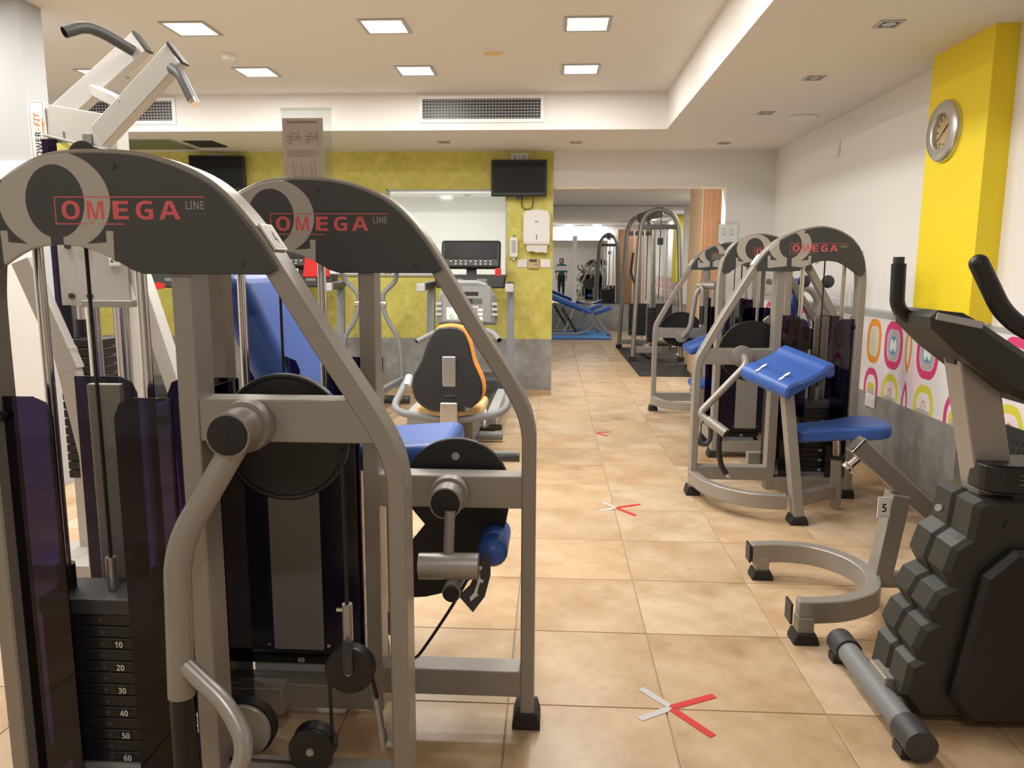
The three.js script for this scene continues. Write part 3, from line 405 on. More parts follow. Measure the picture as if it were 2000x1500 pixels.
{ // machine behind it: leg extension
  const { g } = tower({ name: 'weight_machine', label: 'grey leg extension machine with blue seat, metal ankle roller and large black cam', pos: [-0.04, 0, -2.1], dir: -1, bar: 0.785, cover: true });
  hub(g, -0.247, 0.735, 0, 0.10, 0.045);
  disc(g, [-0.282, 0.705, -2.245], [...ring(0, 0, 0.163, 0.163, 30, -0.15, Math.PI * 0.98), [-0.14, -0.06], [-0.10, -0.11], [-0.155, -0.18], [-0.157, -0.35], ...smooth([[-0.10, -0.345], [-0.02, -0.32], [0.07, -0.26], [0.135, -0.15], [0.16, -0.04]], 14)], 0.024);
  partW('disc_boss', cyl([-0.285, 0.815, -2.225], [-0.285, 0.815, -2.215], 0.012), M.steel, g);
  partW('lever_arm', cyl([-0.272, 0.72, -1.985], [-0.274, 0.59, -1.96], 0.0145), M.frame, g, 'short worn lever'); partW('ankle_roller', cyl([-0.352, 0.575, -1.95], [-0.19, 0.578, -1.95], 0.036, 0.036, 32), M.steel, g, 'worn metal roller cylinder');
  const r = partW('foam_roller', cyl([-0.262, 0.488, -2.16], [-0.268, 0.488, -1.97], 0.026), M.frame, g); partW('roller_cap', cyl([-0.268, 0.488, -1.972], [-0.2685, 0.488, -1.962], 0.022), M.rubber, r);
  partW('blue_roll', (() => { const q = new THREE.CapsuleGeometry(0.045, 0.16, 8, 20); q.rotateX(Math.PI / 2); return q.translate(-0.165, 0.555, -2.2); })(), M.blue, g, 'blue padded roll');
  const sec = partW('sector_plate', ext([[0, 0], [0.045, 0.10], [0.055, 0.06], [0.055, 0.03], [0.04, -0.03], [0.008, -0.075], [-0.03, -0.03]].map(([a, b]) => [a * 1.05, b * 1.05]), 0.006, 0.001).translate(-0.218, 0.508, -1.985), M.charcoal, g, 'dark toothed range plate');
  partW('slot_marking', ext([[0.020, 0.055], [0.034, 0.058], [0.034, 0.05], [0.028, 0.045], [0.030, 0.02], [0.038, 0.018], [0.037, 0.01], [0.029, 0.011], [0.020, -0.02], [0.024, -0.028], [0.016, -0.032], [0.003, -0.045], [0.0, -0.035], [0.012, -0.02], [0.021, 0.01], [0.022, 0.04]], 0.002, 0).translate(-0.218, 0.508, -1.979), M.plastic, sec, 'white slot marking');
  partW('range_handle', bar([-0.215, 0.56, -2.0], [-0.185, 0.53, -2.0], 0.03, 0.02), M.charcoal, g); partW('cable', spline([[-0.20, 0.57, -1.99], [-0.27, 0.44, -1.99], [-0.36, 0.29, -2.02], [-0.40, 0.22, -2.1]], 0.0045), M.black, g, 'black cable');
  const seat = partW('seat', new RoundedBoxGeometry(0.46, 0.09, 0.40, 5, 0.035).rotateZ(0.08).translate(-0.55, 0.75, -2.58), M.blue, g, 'blue vinyl seat'); 
  partW('seat_post', rspan(-0.60, -0.54, 0.10, 0.71, -2.62, -2.55), M.frame, g);
  const b = new RoundedBoxGeometry(0.13, 0.72, 0.40, 6, 0.06); b.rotateZ(0.42); partW('backrest', b.translate(-0.93, 1.02, -2.62), M.blue, g, 'blue vinyl backrest leaning back'); 
  partW('backrest_post', bar([-0.98, 0.10, -2.62], [-1.03, 1.05, -2.62], 0.05, 0.05), M.frame, g); partW('seat_beam', rspan(-1.0, -0.54, 0.10, 0.16, -2.64, -2.58), M.frame, g); partW('base_link', rspan(-0.60, -0.54, 0.103, 0.16, -2.64, -2.46), M.frame, g);
  partW('grip', cyl([-0.36, 0.765, -2.42], [-0.10, 0.765, -2.42], 0.018), M.greyPlastic, g, 'grey hand grip beside the seat'); partW('grip_bracket', bar([-0.36, 0.765, -2.42], [-0.50, 0.70, -2.5], 0.03, 0.03), M.frame, g);
}
const sheetTex = canvasTexture(256, 400, (c, w, h) => { c.fillStyle = '#d3c3b8'; c.fillRect(0, 0, w, h); c.fillStyle = '#8f7d74'; for (let i = 0; i < 16; i++) c.fillRect(30 + i * 12, 18 + (i % 3), 8, 14); c.strokeStyle = '#6f625c'; c.lineWidth = 3; for (const x of [70, 185]) { c.beginPath(); c.arc(x, 120, 22, 0, 6); c.stroke(); c.beginPath(); c.arc(x - 25, 150, 13, 0, 6); c.moveTo(x - 50, 118); c.lineTo(x + 40, 128); c.moveTo(x + 30, 80); c.lineTo(x + 38, 150); c.stroke(); } c.fillStyle = '#a8978d'; for (let y = 210; y < 250; y += 9) c.fillRect(20, y, 210 - (y % 4) * 10, 3); c.strokeStyle = '#8a7b73'; c.beginPath(); for (const x of [60, 110, 170, 195]) { c.moveTo(x, 290); c.lineTo(x + 12, 400); } c.stroke(); });
const sheetMat = new THREE.MeshPhysicalMaterial({ map: sheetTex, roughness: 1, transmission: 0.5, thickness: 0 });
{ const s = thing('instruction_sheet', 'paper exercise sheet in a clear holder on top of the leg extension machine', 'sign', [-0.685, 1.62, -2.15]); part('holder', merge([span(-0.07, 0.07, 0, 0.19, -0.004, -0.002), span(-0.07, 0.07, 0, 0.19, 0.002, 0.004), span(-0.072, 0.072, 0.187, 0.192, -0.005, 0.005)]), M.acrylic, s, 'clear acrylic holder'); const q = span(-0.068, 0.046, 0, 0.165, -0.001, 0.001); part('paper', q, sheetMat, s, 'printed paper sheet');
  const t = thing('instruction_sheet', 'small white exercise sheet standing on the farthest machine of the right row', 'sign', [1.64, 1.615, -7.35]); part('holder', merge([span(-0.11, 0.11, 0, 0.20, -0.004, -0.002), span(-0.11, 0.11, 0, 0.20, 0.002, 0.004)]), M.acrylic, t, 'clear acrylic holder'); part('paper', span(-0.085, 0.085, 0, 0.17, -0.001, 0.001), textured(canvasTexture(128, 128, (c) => { c.fillStyle = '#eeeeec'; c.fillRect(0, 0, 128, 128); c.strokeStyle = '#555'; c.lineWidth = 2; for (const x of [38, 90]) { c.beginPath(); c.arc(x, 40, 12, 0, 6); c.moveTo(x - 20, 60); c.lineTo(x + 18, 74); c.moveTo(x - 14, 84); c.lineTo(x + 14, 60); c.stroke(); } })), t, 'printed paper sheet'); }

// right row
{ // biceps machine with torn pad
  const { g } = tower({ name: 'weight_machine', label: 'grey biceps curl machine with a torn blue arm pad and blue saddle seat', pos: [0.855, 0, -4.54], dir: 1, bar: 0.905, tag: ' ' });
  hub(g, 0.275, 0.862, 0, 0.045, 0.052, false);
  disc(g, [1.22, 0.88, -4.68], ring(0, 0, 0.20, 0.185, 40));
  partW('link_arm', bar([1.30, 1.08, -4.70], [1.46, 0.90, -4.70], 0.03, 0.045), M.frame, g);
  const L = partW('lever_arm', pipe([[1.135, 0.865, -4.50], [1.125, 0.83, -4.40], [0.885, 0.56, -4.40], [0.875, 0.535, -4.395], [0.905, 0.51, -4.37], [0.985, 0.455, -4.29]], 0.021, 0.05, 18), M.frame, g, 'bent grey curl lever'); partW('end_sleeve', cyl([0.91, 0.51, -4.365], [1.0, 0.448, -4.28], 0.030, 0.030), M.frame, L); partW('end_plug', cyl([1.0, 0.448, -4.28], [1.003, 0.446, -4.277], 0.022), M.rubber, L);
  partW('handle', pipe([[0.925, 0.50, -4.36], [0.93, 0.40, -4.36], [0.905, 0.36, -4.36], [0.862, 0.375, -4.36]], 0.014, 0.03), M.charcoal, g, 'dark bent handle'); partW('handle', pipe([[0.97, 0.46, -4.30], [0.965, 0.34, -4.30], [0.985, 0.25, -4.30], [1.02, 0.20, -4.29]], 0.016, 0.05), M.black, g, 'black rubber handle'); partW('handle_tip', cyl([1.015, 0.208, -4.291], [1.03, 0.19, -4.288], 0.0165), M.chrome, g);
  // arm pad
  const A = V(1.087, 0.831, -4.32), B = V(1.234, 0.735, -4.0), C = V(1.524, 0.867, -4.13), Dp = V(1.36, 0.945, -4.46);
  const cen = A.clone().add(B).add(C).add(Dp).multiplyScalar(0.25), ex = C.clone().add(Dp).sub(A).sub(B).normalize(), ez0 = B.clone().add(C).sub(A).sub(Dp), ny = new THREE.Vector3().crossVectors(ez0, ex).normalize(), ez = new THREE.Vector3().crossVectors(ex, ny);
  const basis = new THREE.Matrix4().makeBasis(ex, ny, ez).setPosition(cen.clone().addScaledVector(ny, -0.03));
  const prof = [[-0.17, -0.035], [-0.185, 0.0], [-0.165, 0.04], [-0.11, 0.045], [-0.06, 0.032], [0.06, 0.028], [0.12, 0.04], [0.165, 0.03], [0.17, -0.03], [0.14, -0.05], [0.10, -0.028], [-0.10, -0.028]];
  const pd = partW('arm_pad', ext(smooth([...prof, prof[0]], 60), 0.36, 0.012).translate(0, 0, -0.18).applyMatrix4(basis.clone()), M.blue, g, 'blue vinyl arm pad with two white tears');
  for (const [x, z] of [[-0.118, -0.075], [-0.105, 0.085]]) { const t = ext([[-0.05, -0.003], [-0.02, -0.009], [0.0, -0.004], [0.03, -0.01], [0.055, 0.0], [0.02, 0.008], [-0.01, 0.004], [-0.03, 0.008]], 0.003, 0).rotateX(-Math.PI / 2).rotateY(0.15).translate(x, 0.0465, z).applyMatrix4(basis.clone()); partW('tear', t, M.plastic, pd, 'white torn vinyl'); }
  partW('pad_post', bar([1.285, 0.72, -4.16], [1.355, 0.04, -4.07], 0.055, 0.085, 0.004, V(0, 0, 1)), M.frame, g); partW('foot', FOOT.clone().scale(1.15, 0.8, 1).translate(1.355, 0, -4.12), M.rubber, g);
  const curve = smooth([[0.90, 4.56], [0.93, 4.38], [1.02, 4.22], [1.15, 4.13], [1.30, 4.11]], 24); partW('curved_base', ribbon(curve, 0.05, 0.08).rotateX(-Math.PI / 2).translate(0, 0.075, 0), M.frame, g, 'curved grey base tube');
  partW('base_link', bar([1.37, 0.115, -4.13], [1.66, 0.115, -4.34], 0.05, 0.075), M.frame, g);
  const st = bar([1.655, 0.02, -4.33], [1.62, 0.33, -4.27], 0.055, 0.05); partW('seat_sleeve', st, M.frame, g); partW('seat_post', bar([1.622, 0.32, -4.272], [1.60, 0.46, -4.24], 0.035, 0.035), M.chrome, g, 'chrome seat post'); partW('sleeve_collar', bar([1.623, 0.315, -4.274], [1.620, 0.335, -4.27], 0.065, 0.06), M.black, g);
  const so = smooth([[-0.23, 0], [-0.22, -0.07], [-0.14, -0.085], [0.0, -0.10], [0.12, -0.14], [0.21, -0.13], [0.24, 0], [0.21, 0.13], [0.12, 0.14], [0, 0.10], [-0.14, 0.085], [-0.22, 0.07], [-0.23, 0]], 60);
  partW('seat', new THREE.ExtrudeGeometry(new THREE.Shape(so.map(p => new THREE.Vector2(...p))), { depth: 0.03, bevelEnabled: true, bevelThickness: 0.022, bevelSize: 0.025, bevelSegments: 5, curveSegments: 8 }).rotateX(-Math.PI / 2).rotateZ(0.10).translate(1.60, 0.475, -4.23), M.blue, g, 'blue saddle seat');
}
{ // next machine of the row, stack towards the aisle
  const { g } = tower({ name: 'weight_machine', label: 'grey chest press machine with blue backrest and silver press bars between its two neighbours', pos: [2.15, 0, -5.5], dir: -1, bar: 0.80, lowBend: true, cover: true, tag: ' ' });
  const b = new RoundedBoxGeometry(0.10, 0.62, 0.34, 5, 0.045).rotateZ(-0.25); partW('backrest', b.translate(1.88, 1.0, -6.25), M.blue, g, 'blue vinyl backrest'); partW('seat', new RoundedBoxGeometry(0.42, 0.09, 0.36, 5, 0.04).translate(1.72, 0.62, -6.25), M.blue, g, 'blue vinyl seat'); partW('seat_post', rspan(1.72, 1.78, 0.1, 0.58, -6.28, -6.22), M.frame, g); partW('seat_beam', rspan(1.72, 1.78, 0.10, 0.16, -6.28, -5.9), M.frame, g);
  partW('backrest_post', bar([1.98, 0.1, -6.25], [1.95, 1.1, -6.25], 0.05, 0.05), M.frame, g); partW('base_beam', rspan(1.72, 2.0, 0.10, 0.16, -6.28, -6.22), M.frame, g);
  for (const z of [-6.02, -5.96]) partW('press_bar', pipe([[1.66, 1.28, z], [2.0, 1.22, z], [2.06, 1.12, z], [2.04, 0.92, z], [1.90, 0.86, z], [1.72, 0.87, z]], 0.022, 0.08), M.frameLight, g, 'silver press bar');
  for (const x of [1.92, 2.10]) partW('hand_wheel', (() => { const q = new THREE.SphereGeometry(0.05, 16, 12); q.scale(1, 1, 0.5); return q.translate(x, 1.28, -5.95); })(), M.charcoal, g, 'dark round stop');
  partW('brace', bar([1.70, 1.42, -5.88], [2.05, 0.92, -5.88], 0.05, 0.05), M.frame, g); for (const k of [0, 1, 2]) partW('cable', wire([[1.70 + k * 0.03, 1.42, -5.86], [1.86 + k * 0.05, 0.95, -5.86]], 0.004), M.black, g);
  partW('grip', cyl([1.42, 0.98, -6.0], [1.66, 0.97, -6.0], 0.028), M.black, g, 'black foam grip'); disc(g, [1.82, 0.80, -5.64], ring(0, 0, 0.17, 0.16, 36));
}
{ // farthest machine of the row
  const { g } = tower({ name: 'weight_machine', label: 'grey triceps machine at the far end of the right row with black handle grips', pos: [0.975, 0, -7.31], dir: 1, bar: 0.81, tag: ' ' });
  hub(g, 0.265, 0.735, 0, 0.05, 0.05, false); disc(g, [1.25, 0.79, -7.43], ring(0, 0, 0.20, 0.17, 40));
  partW('lever_arm', pipe([[1.24, 0.735, -7.25], [1.30, 0.82, -7.2], [1.34, 1.16, -7.2], [1.43, 1.24, -7.2], [1.50, 1.23, -7.2]], 0.025, 0.08), M.frame, g, 'curved grey lever');
  partW('cross_handle', cyl([1.36, 1.22, -7.22], [1.50, 1.22, -7.12], 0.033), M.frame, g); for (const x of [1.39, 1.49]) { partW('drop_arm', pipe([[x - 0.02, 1.22, -7.16], [x, 1.18, -7.14], [x, 1.03, -7.14]], 0.02, 0.04), M.frame, g); partW('grip', cyl([x, 1.03, -7.14], [x, 0.86, -7.14], 0.022), M.rubber, g, 'black rubber grip'); partW('grip_end', cyl([x, 0.86, -7.14], [x, 0.835, -7.14], 0.024), M.chrome, g); }
  partW('arm_pad', new RoundedBoxGeometry(0.36, 0.09, 0.34, 5, 0.04).rotateZ(0.42).translate(1.40, 0.70, -7.05), M.blue, g, 'blue vinyl arm pad'); partW('pad_post', bar([1.42, 0.66, -7.05], [1.48, 0.03, -7.0], 0.05, 0.07), M.frame, g); partW('seat', new RoundedBoxGeometry(0.42, 0.07, 0.28, 5, 0.033).translate(1.45, 0.36, -6.78), M.blue, g, 'blue vinyl seat'); partW('seat_post', cyl([1.50, 0.05, -6.80], [1.50, 0.33, -6.80], 0.022), M.chrome, g); partW('seat_base', rspan(1.44, 1.56, 0.0, 0.06, -7.06, -6.74), M.frame, g);
  const curve = smooth([[1.02, 7.33], [1.05, 7.16], [1.14, 7.04], [1.28, 6.98], [1.46, 6.97]], 24); partW('curved_base', ribbon(curve, 0.05, 0.075).rotateX(-Math.PI / 2).translate(0, 0.075, 0), M.frame, g, 'curved grey base tube');
}

// ---------- frame numbered 5 ----------
{ const g = thing('bench_frame', 'bare grey bench frame numbered 5 with a curved base and an open slanted beam', 'bench', [1.2, 0, -3.0]);
  const c = smooth([[0.90, 3.33], [1.05, 3.35], [1.20, 3.31], [1.31, 3.18], [1.335, 3.0], [1.27, 2.83], [1.13, 2.73], [1.0, 2.70], [0.93, 2.70]], 60); partW('curved_base', ribbon(c, 0.055, 0.085).rotateX(-Math.PI / 2).translate(0, 0.075, 0), M.frame, g, 'curved grey base tube');
  for (const z of [-3.31, -2.72]) { partW('foot', FOOT.clone().scale(1.1, 0.75, 0.85).translate(0.955, 0, z - 0.04), M.rubber, g, 'black rubber foot'); partW('leg', rspan(0.925, 0.985, 0.035, 0.10, z - 0.03, z + 0.03), M.frame, g); partW('end_cap', rspan(0.893, 0.902, 0.078, 0.158, z - 0.035, z + 0.035, 0.002), M.black, g); }
  partW('base_tube', rspan(1.29, 1.95, 0.10, 0.155, -3.045, -2.985), M.frame, g); const po = partW('post', bar([1.345, 0.12, -3.015], [1.395, 0.49, -3.015], 0.07, 0.085, 0.004, V(0, 0, 1)), M.frame, g, 'leaning grey post'); partW('foot', rspan(1.88, 1.97, 0, 0.10, -3.07, -2.96), M.rubber, g);
  const p = bar([1.215, 0.69, -3.015], [1.78, 0.19, -3.015], 0.06, 0.07); partW('slanted_beam', p, M.frame, g, 'open ended slanted beam'); const dv = V(0.565, -0.5, 0).normalize(); partW('open_end', bar(V(1.213, 0.692, -3.015), V(1.216, 0.689, -3.015), 0.045, 0.055, 0.002), M.black, g); partW('end_rim', bar(V(1.214, 0.691, -3.015), V(1.222, 0.684, -3.015), 0.064, 0.074, 0.002), M.chrome, g);
  partW('lock_knob', merge([cyl([1.235, 0.635, -3.015], [1.20, 0.60, -3.015], 0.018), cyl([1.20, 0.60, -3.015], [1.185, 0.585, -3.015], 0.026)]), M.chrome, g, 'chrome lock knob'); partW('lock_lever', bar([1.17, 0.62, -2.99], [1.225, 0.565, -2.99], 0.014, 0.008), M.chrome, g);
  const pl = partW('number_plate', rspan(1.302, 1.352, 0.40, 0.485, -2.978, -2.972, 0.002), M.plastic, g, 'white plate numbered 5'); partW('number', box(0.036, 0.06, 0.001, 1.327, 0.443, -2.971), textMat('5', '#111', '#f0efec', 96, 128, 100), pl); }
// ---------- upright exercise bike ----------
{ const g = thing('exercise_bike', 'dark upright exercise bike with stepped shroud, cup holder and raised handlebars', 'exercise bike', [1.5, 0, -2.3]);
  const prof = [[1.13, 0.03], [1.075, 0.10], [1.09, 0.20], [1.115, 0.215], [1.095, 0.255], [1.12, 0.32], [1.15, 0.335], [1.125, 0.375], [1.15, 0.43], [1.19, 0.45], [1.165, 0.495], [1.185, 0.57], [1.225, 0.60], [1.235, 0.70], [1.26, 0.715], [1.42, 0.715], [1.46, 0.66], [1.50, 0.60], [1.95, 0.56], [2.02, 0.45], [2.02, 0.10], [1.95, 0.03]];
  partW('shroud', ext(prof, 0.12, 0.015).translate(0, 0, -2.305), M.shroud, g, 'dark stepped plastic shroud'); partW('shroud', ext(prof, 0.12, 0.015).translate(0, 0, -2.425), M.shroud, g, 'dark stepped plastic shroud');
  partW('side_cover', ext([[1.26, 0.04], [1.20, 0.12], [1.26, 0.50], [1.34, 0.58], [1.50, 0.57], [1.95, 0.53], [1.99, 0.42], [1.99, 0.06]], 0.05, 0.015).translate(0, 0, -2.195), M.black, g, 'black side cover'); for (const x of [1.335, 1.395]) partW('bolt', cyl([x, 0.645, -2.19], [x, 0.645, -2.18], 0.016), M.shroud, g); partW('bolt', cyl([1.195, 0.655, -2.30], [1.185, 0.66, -2.295], 0.012), M.greyPlastic, g);
  partW('front_stabilizer', cyl([1.05, 0.055, -2.60], [1.05, 0.055, -2.02], 0.038), M.greyPlastic, g, 'grey stabilizer tube'); for (const [a, b] of [[-2.62, -2.53], [-2.10, -2.0]]) { const c = partW('end_cap', cyl([1.05, 0.055, a], [1.05, 0.055, b], 0.046), M.charcoal, g, 'dark end cap'); partW('foot_pad', rspan(1.005, 1.04, 0.0, 0.03, a + 0.02, b - 0.02, 0.004), M.black, c); }
  partW('stabilizer_link', rspan(1.05, 1.2, 0.06, 0.12, -2.37, -2.25), M.frame, g); partW('rear_stabilizer', cyl([2.0, 0.045, -2.55], [2.0, 0.045, -2.05], 0.035), M.greyPlastic, g);
  const mast = partW('mast', bar([1.335, 0.70, -2.305], [1.235, 1.145, -2.305], 0.105, 0.10, 0.008, V(0, 0, 1)), M.frame, g, 'grey steel mast'); partW('bolt', cyl([1.27, 1.115, -2.26], [1.27, 1.115, -2.252], 0.008), M.chrome, mast);
  const cup = ext(roundRect(0.28, 0.16, 0.07), 0.085, 0.008, [roundRect(0.262, 0.142, 0.062)]).rotateX(-Math.PI / 2); partW('cup_holder', cup.translate(1.40, 0.735, -2.26), M.black, g, 'black cup holder'); partW('cup_base', ext(roundRect(0.266, 0.146, 0.064), 0.006, 0).rotateX(-Math.PI / 2).translate(1.40, 0.738, -2.26), M.black, g); for (const k of [0, 1, 2]) partW('groove', bar([1.345, 0.795 - k * 0.014, -2.1785], [1.42, 0.785 - k * 0.006, -2.1785], 0.002, 0.002, 0.0005), M.greyPlastic, g);
  const con = partW('console', ext([[1.065, 1.245], [1.085, 1.265], [1.155, 1.258], [1.215, 1.225], [1.47, 1.06], [1.47, 1.0], [1.40, 0.985], [1.30, 1.03], [1.14, 1.15], [1.07, 1.215]], 0.26, 0.02).translate(0, 0, -2.44), M.shroud, g, 'dark console seen from below'); partW('console_bracket', bar([1.225, 1.11, -2.305], [1.21, 1.17, -2.305], 0.06, 0.08), M.black, con); partW('console_trim', bar([1.072, 1.25, -2.178], [1.20, 1.225, -2.178], 0.006, 0.02, 0.002), M.lightGrey, con);
  const hb = partW('handlebar', pipe([[1.038, 1.395, -2.36], [1.042, 1.27, -2.36], [1.07, 1.235, -2.36], [1.20, 1.19, -2.36], [1.45, 1.08, -2.36]], 0.021, 0.05, 16), M.black, g, 'black foam handlebar'); partW('tip', cyl([1.037, 1.395, -2.36], [1.0365, 1.415, -2.36], 0.016), M.charcoal, hb);
  const h2 = partW('handlebar', pipe([[1.185, 1.395, -2.20], [1.245, 1.27, -2.18], [1.29, 1.225, -2.17], [1.42, 1.16, -2.15], [1.60, 1.09, -2.13]], 0.026, 0.06, 16), M.black, g, 'black foam handlebar'); partW('tip', new THREE.SphereGeometry(0.026, 14, 10).translate(1.185, 1.395, -2.2), M.black, h2);
  partW('saddle_post', cyl([1.85, 0.5, -2.305], [1.88, 0.92, -2.305], 0.025), M.chrome, g); partW('saddle', new RoundedBoxGeometry(0.28, 0.09, 0.22, 4, 0.04).translate(1.9, 0.95, -2.305), M.black, g); for (const [x, y, z] of [[1.60, 0.42, -2.16], [1.60, 0.18, -2.46]]) partW('pedal', rspan(x - 0.05, x + 0.05, y - 0.015, y + 0.015, z - 0.04, z + 0.04), M.black, g); }
// ---------- treadmills ----------
function treadmill(x, zr, zf, label, redBit) {
  const g = thing('treadmill', label, 'treadmill', [x, 0, (zr + zf) / 2], 'treadmills along the yellow wall'), L = (zr - zf) / 2, w = 0.39;
  part('deck', rspan(-w + 0.08, w - 0.08, 0.13, 0.17, -L + 0.25, L - 0.05), M.charcoal, g); part('belt', rspan(-0.25, 0.25, 0.165, 0.176, -L + 0.30, L - 0.07, 0.003), M.black, g, 'black running belt');
  for (const s of [-1, 1]) { part('side_rail', rspan(s * 0.335 - 0.045, s * 0.335 + 0.045, 0.08, 0.19, -L + 0.1, L, 0.012), M.lightGrey, g, 'grey side rail'); part('foot', cyl([s * 0.32, 0, L - 0.15], [s * 0.32, 0.08, L - 0.15], 0.03), M.black, g); part('front_foot', cyl([s * 0.32, 0, -L + 0.3], [s * 0.32, 0.08, -L + 0.3], 0.03), M.black, g);
    part('upright', bar([s * 0.41, 0.12, -L + 0.25], [s * 0.40, 1.20, -L + 0.12], 0.075, 0.06), M.greyPlastic, g, 'grey upright'); const hr = part('handrail', bar([s * 0.40, 1.20, -L + 0.05], [s * 0.42, 1.19, -L + 0.62], 0.075, 0.075, 0.02), M.charcoal, g); part('rail_end', rspan(s * 0.42 - 0.042, s * 0.42 + 0.042, 1.145, 1.225, -L + 0.60, -L + 0.66, 0.012), M.lightGrey, hr); }
  part('rear_roller_cover', rspan(-0.37, 0.37, 0.07, 0.16, L - 0.06, L + 0.02, 0.02), M.greyPlastic, g); part('motor_cover', ext([[-0.38, 0.05], [0.38, 0.05], [0.36, 0.26], [0.30, 0.30], [-0.30, 0.30], [-0.36, 0.26]], 0.42, 0.03).translate(0, 0, -L), M.charcoal, g);
  const tray = part('tray', ext([[-0.34, 1.17], [0.34, 1.17], [0.36, 1.30], [-0.36, 1.30]], 0.16, 0.015).translate(0, 0, -L + 0.05), M.charcoal, g); for (const s of [-0.12, 0.12]) part('speaker', rspan(s - 0.05, s + 0.05, 1.235, 1.265, -L + 0.208, -L + 0.213, 0.002), M.greyPlastic, tray); part('stop_button', ext(ring(0, 0, 0.075, 0.032, 24), 0.02, 0.003).translate(0, 1.19, -L + 0.205), M.red, tray, 'red stop button');
  const c = part('console', new RoundedBoxGeometry(0.60, 0.29, 0.07, 4, 0.03).rotateX(-0.25).translate(0, 1.50, -L + 0.08), M.black, g, 'black console'); part('display', new RoundedBoxGeometry(0.53, 0.17, 0.01, 2, 0.004).translate(0, 0.035, 0.036).rotateX(-0.25).translate(0, 1.50, -L + 0.08), M.screen, c);
  for (let i = 0; i < 9; i++) for (const r of [0, 1]) if (!(r && (i === 0 || i === 4))) part('button', new RoundedBoxGeometry(0.016, 0.012, 0.004, 1, 0.002).translate(-0.20 + i * 0.05, -0.075 - r * 0.028, 0.037).rotateX(-0.25).translate(0, 1.50, -L + 0.08), M.plastic, c);
  if (redBit === 1) part('safety_key', rspan(0.25, 0.31, 1.285, 1.37, -L + 0.16, -L + 0.2), M.red, tray, 'red safety key'); if (redBit === 2) part('red_cover', ext([[-0.16, 1.27], [0.12, 1.27], [0.10, 1.52], [-0.12, 1.52]], 0.03, 0.008).translate(0.20, 0, -L + 0.2), M.red, tray, 'red plastic cover');
  part('console_arm', rspan(-0.05, 0.05, 1.25, 1.42, -L + 0.02, -L + 0.08), M.charcoal, g); return g;
}
treadmill(-0.82, -6.12, -7.8, 'treadmill with a red safety key facing the large mirror on the yellow wall', 1);
treadmill(-2.55, -6.1, -7.8, 'treadmill with a red console cover between the elliptical and the left treadmill', 2);
treadmill(-3.75, -5.6, -7.3, 'treadmill beside the white multi gym at the left end of the yellow wall', 0);
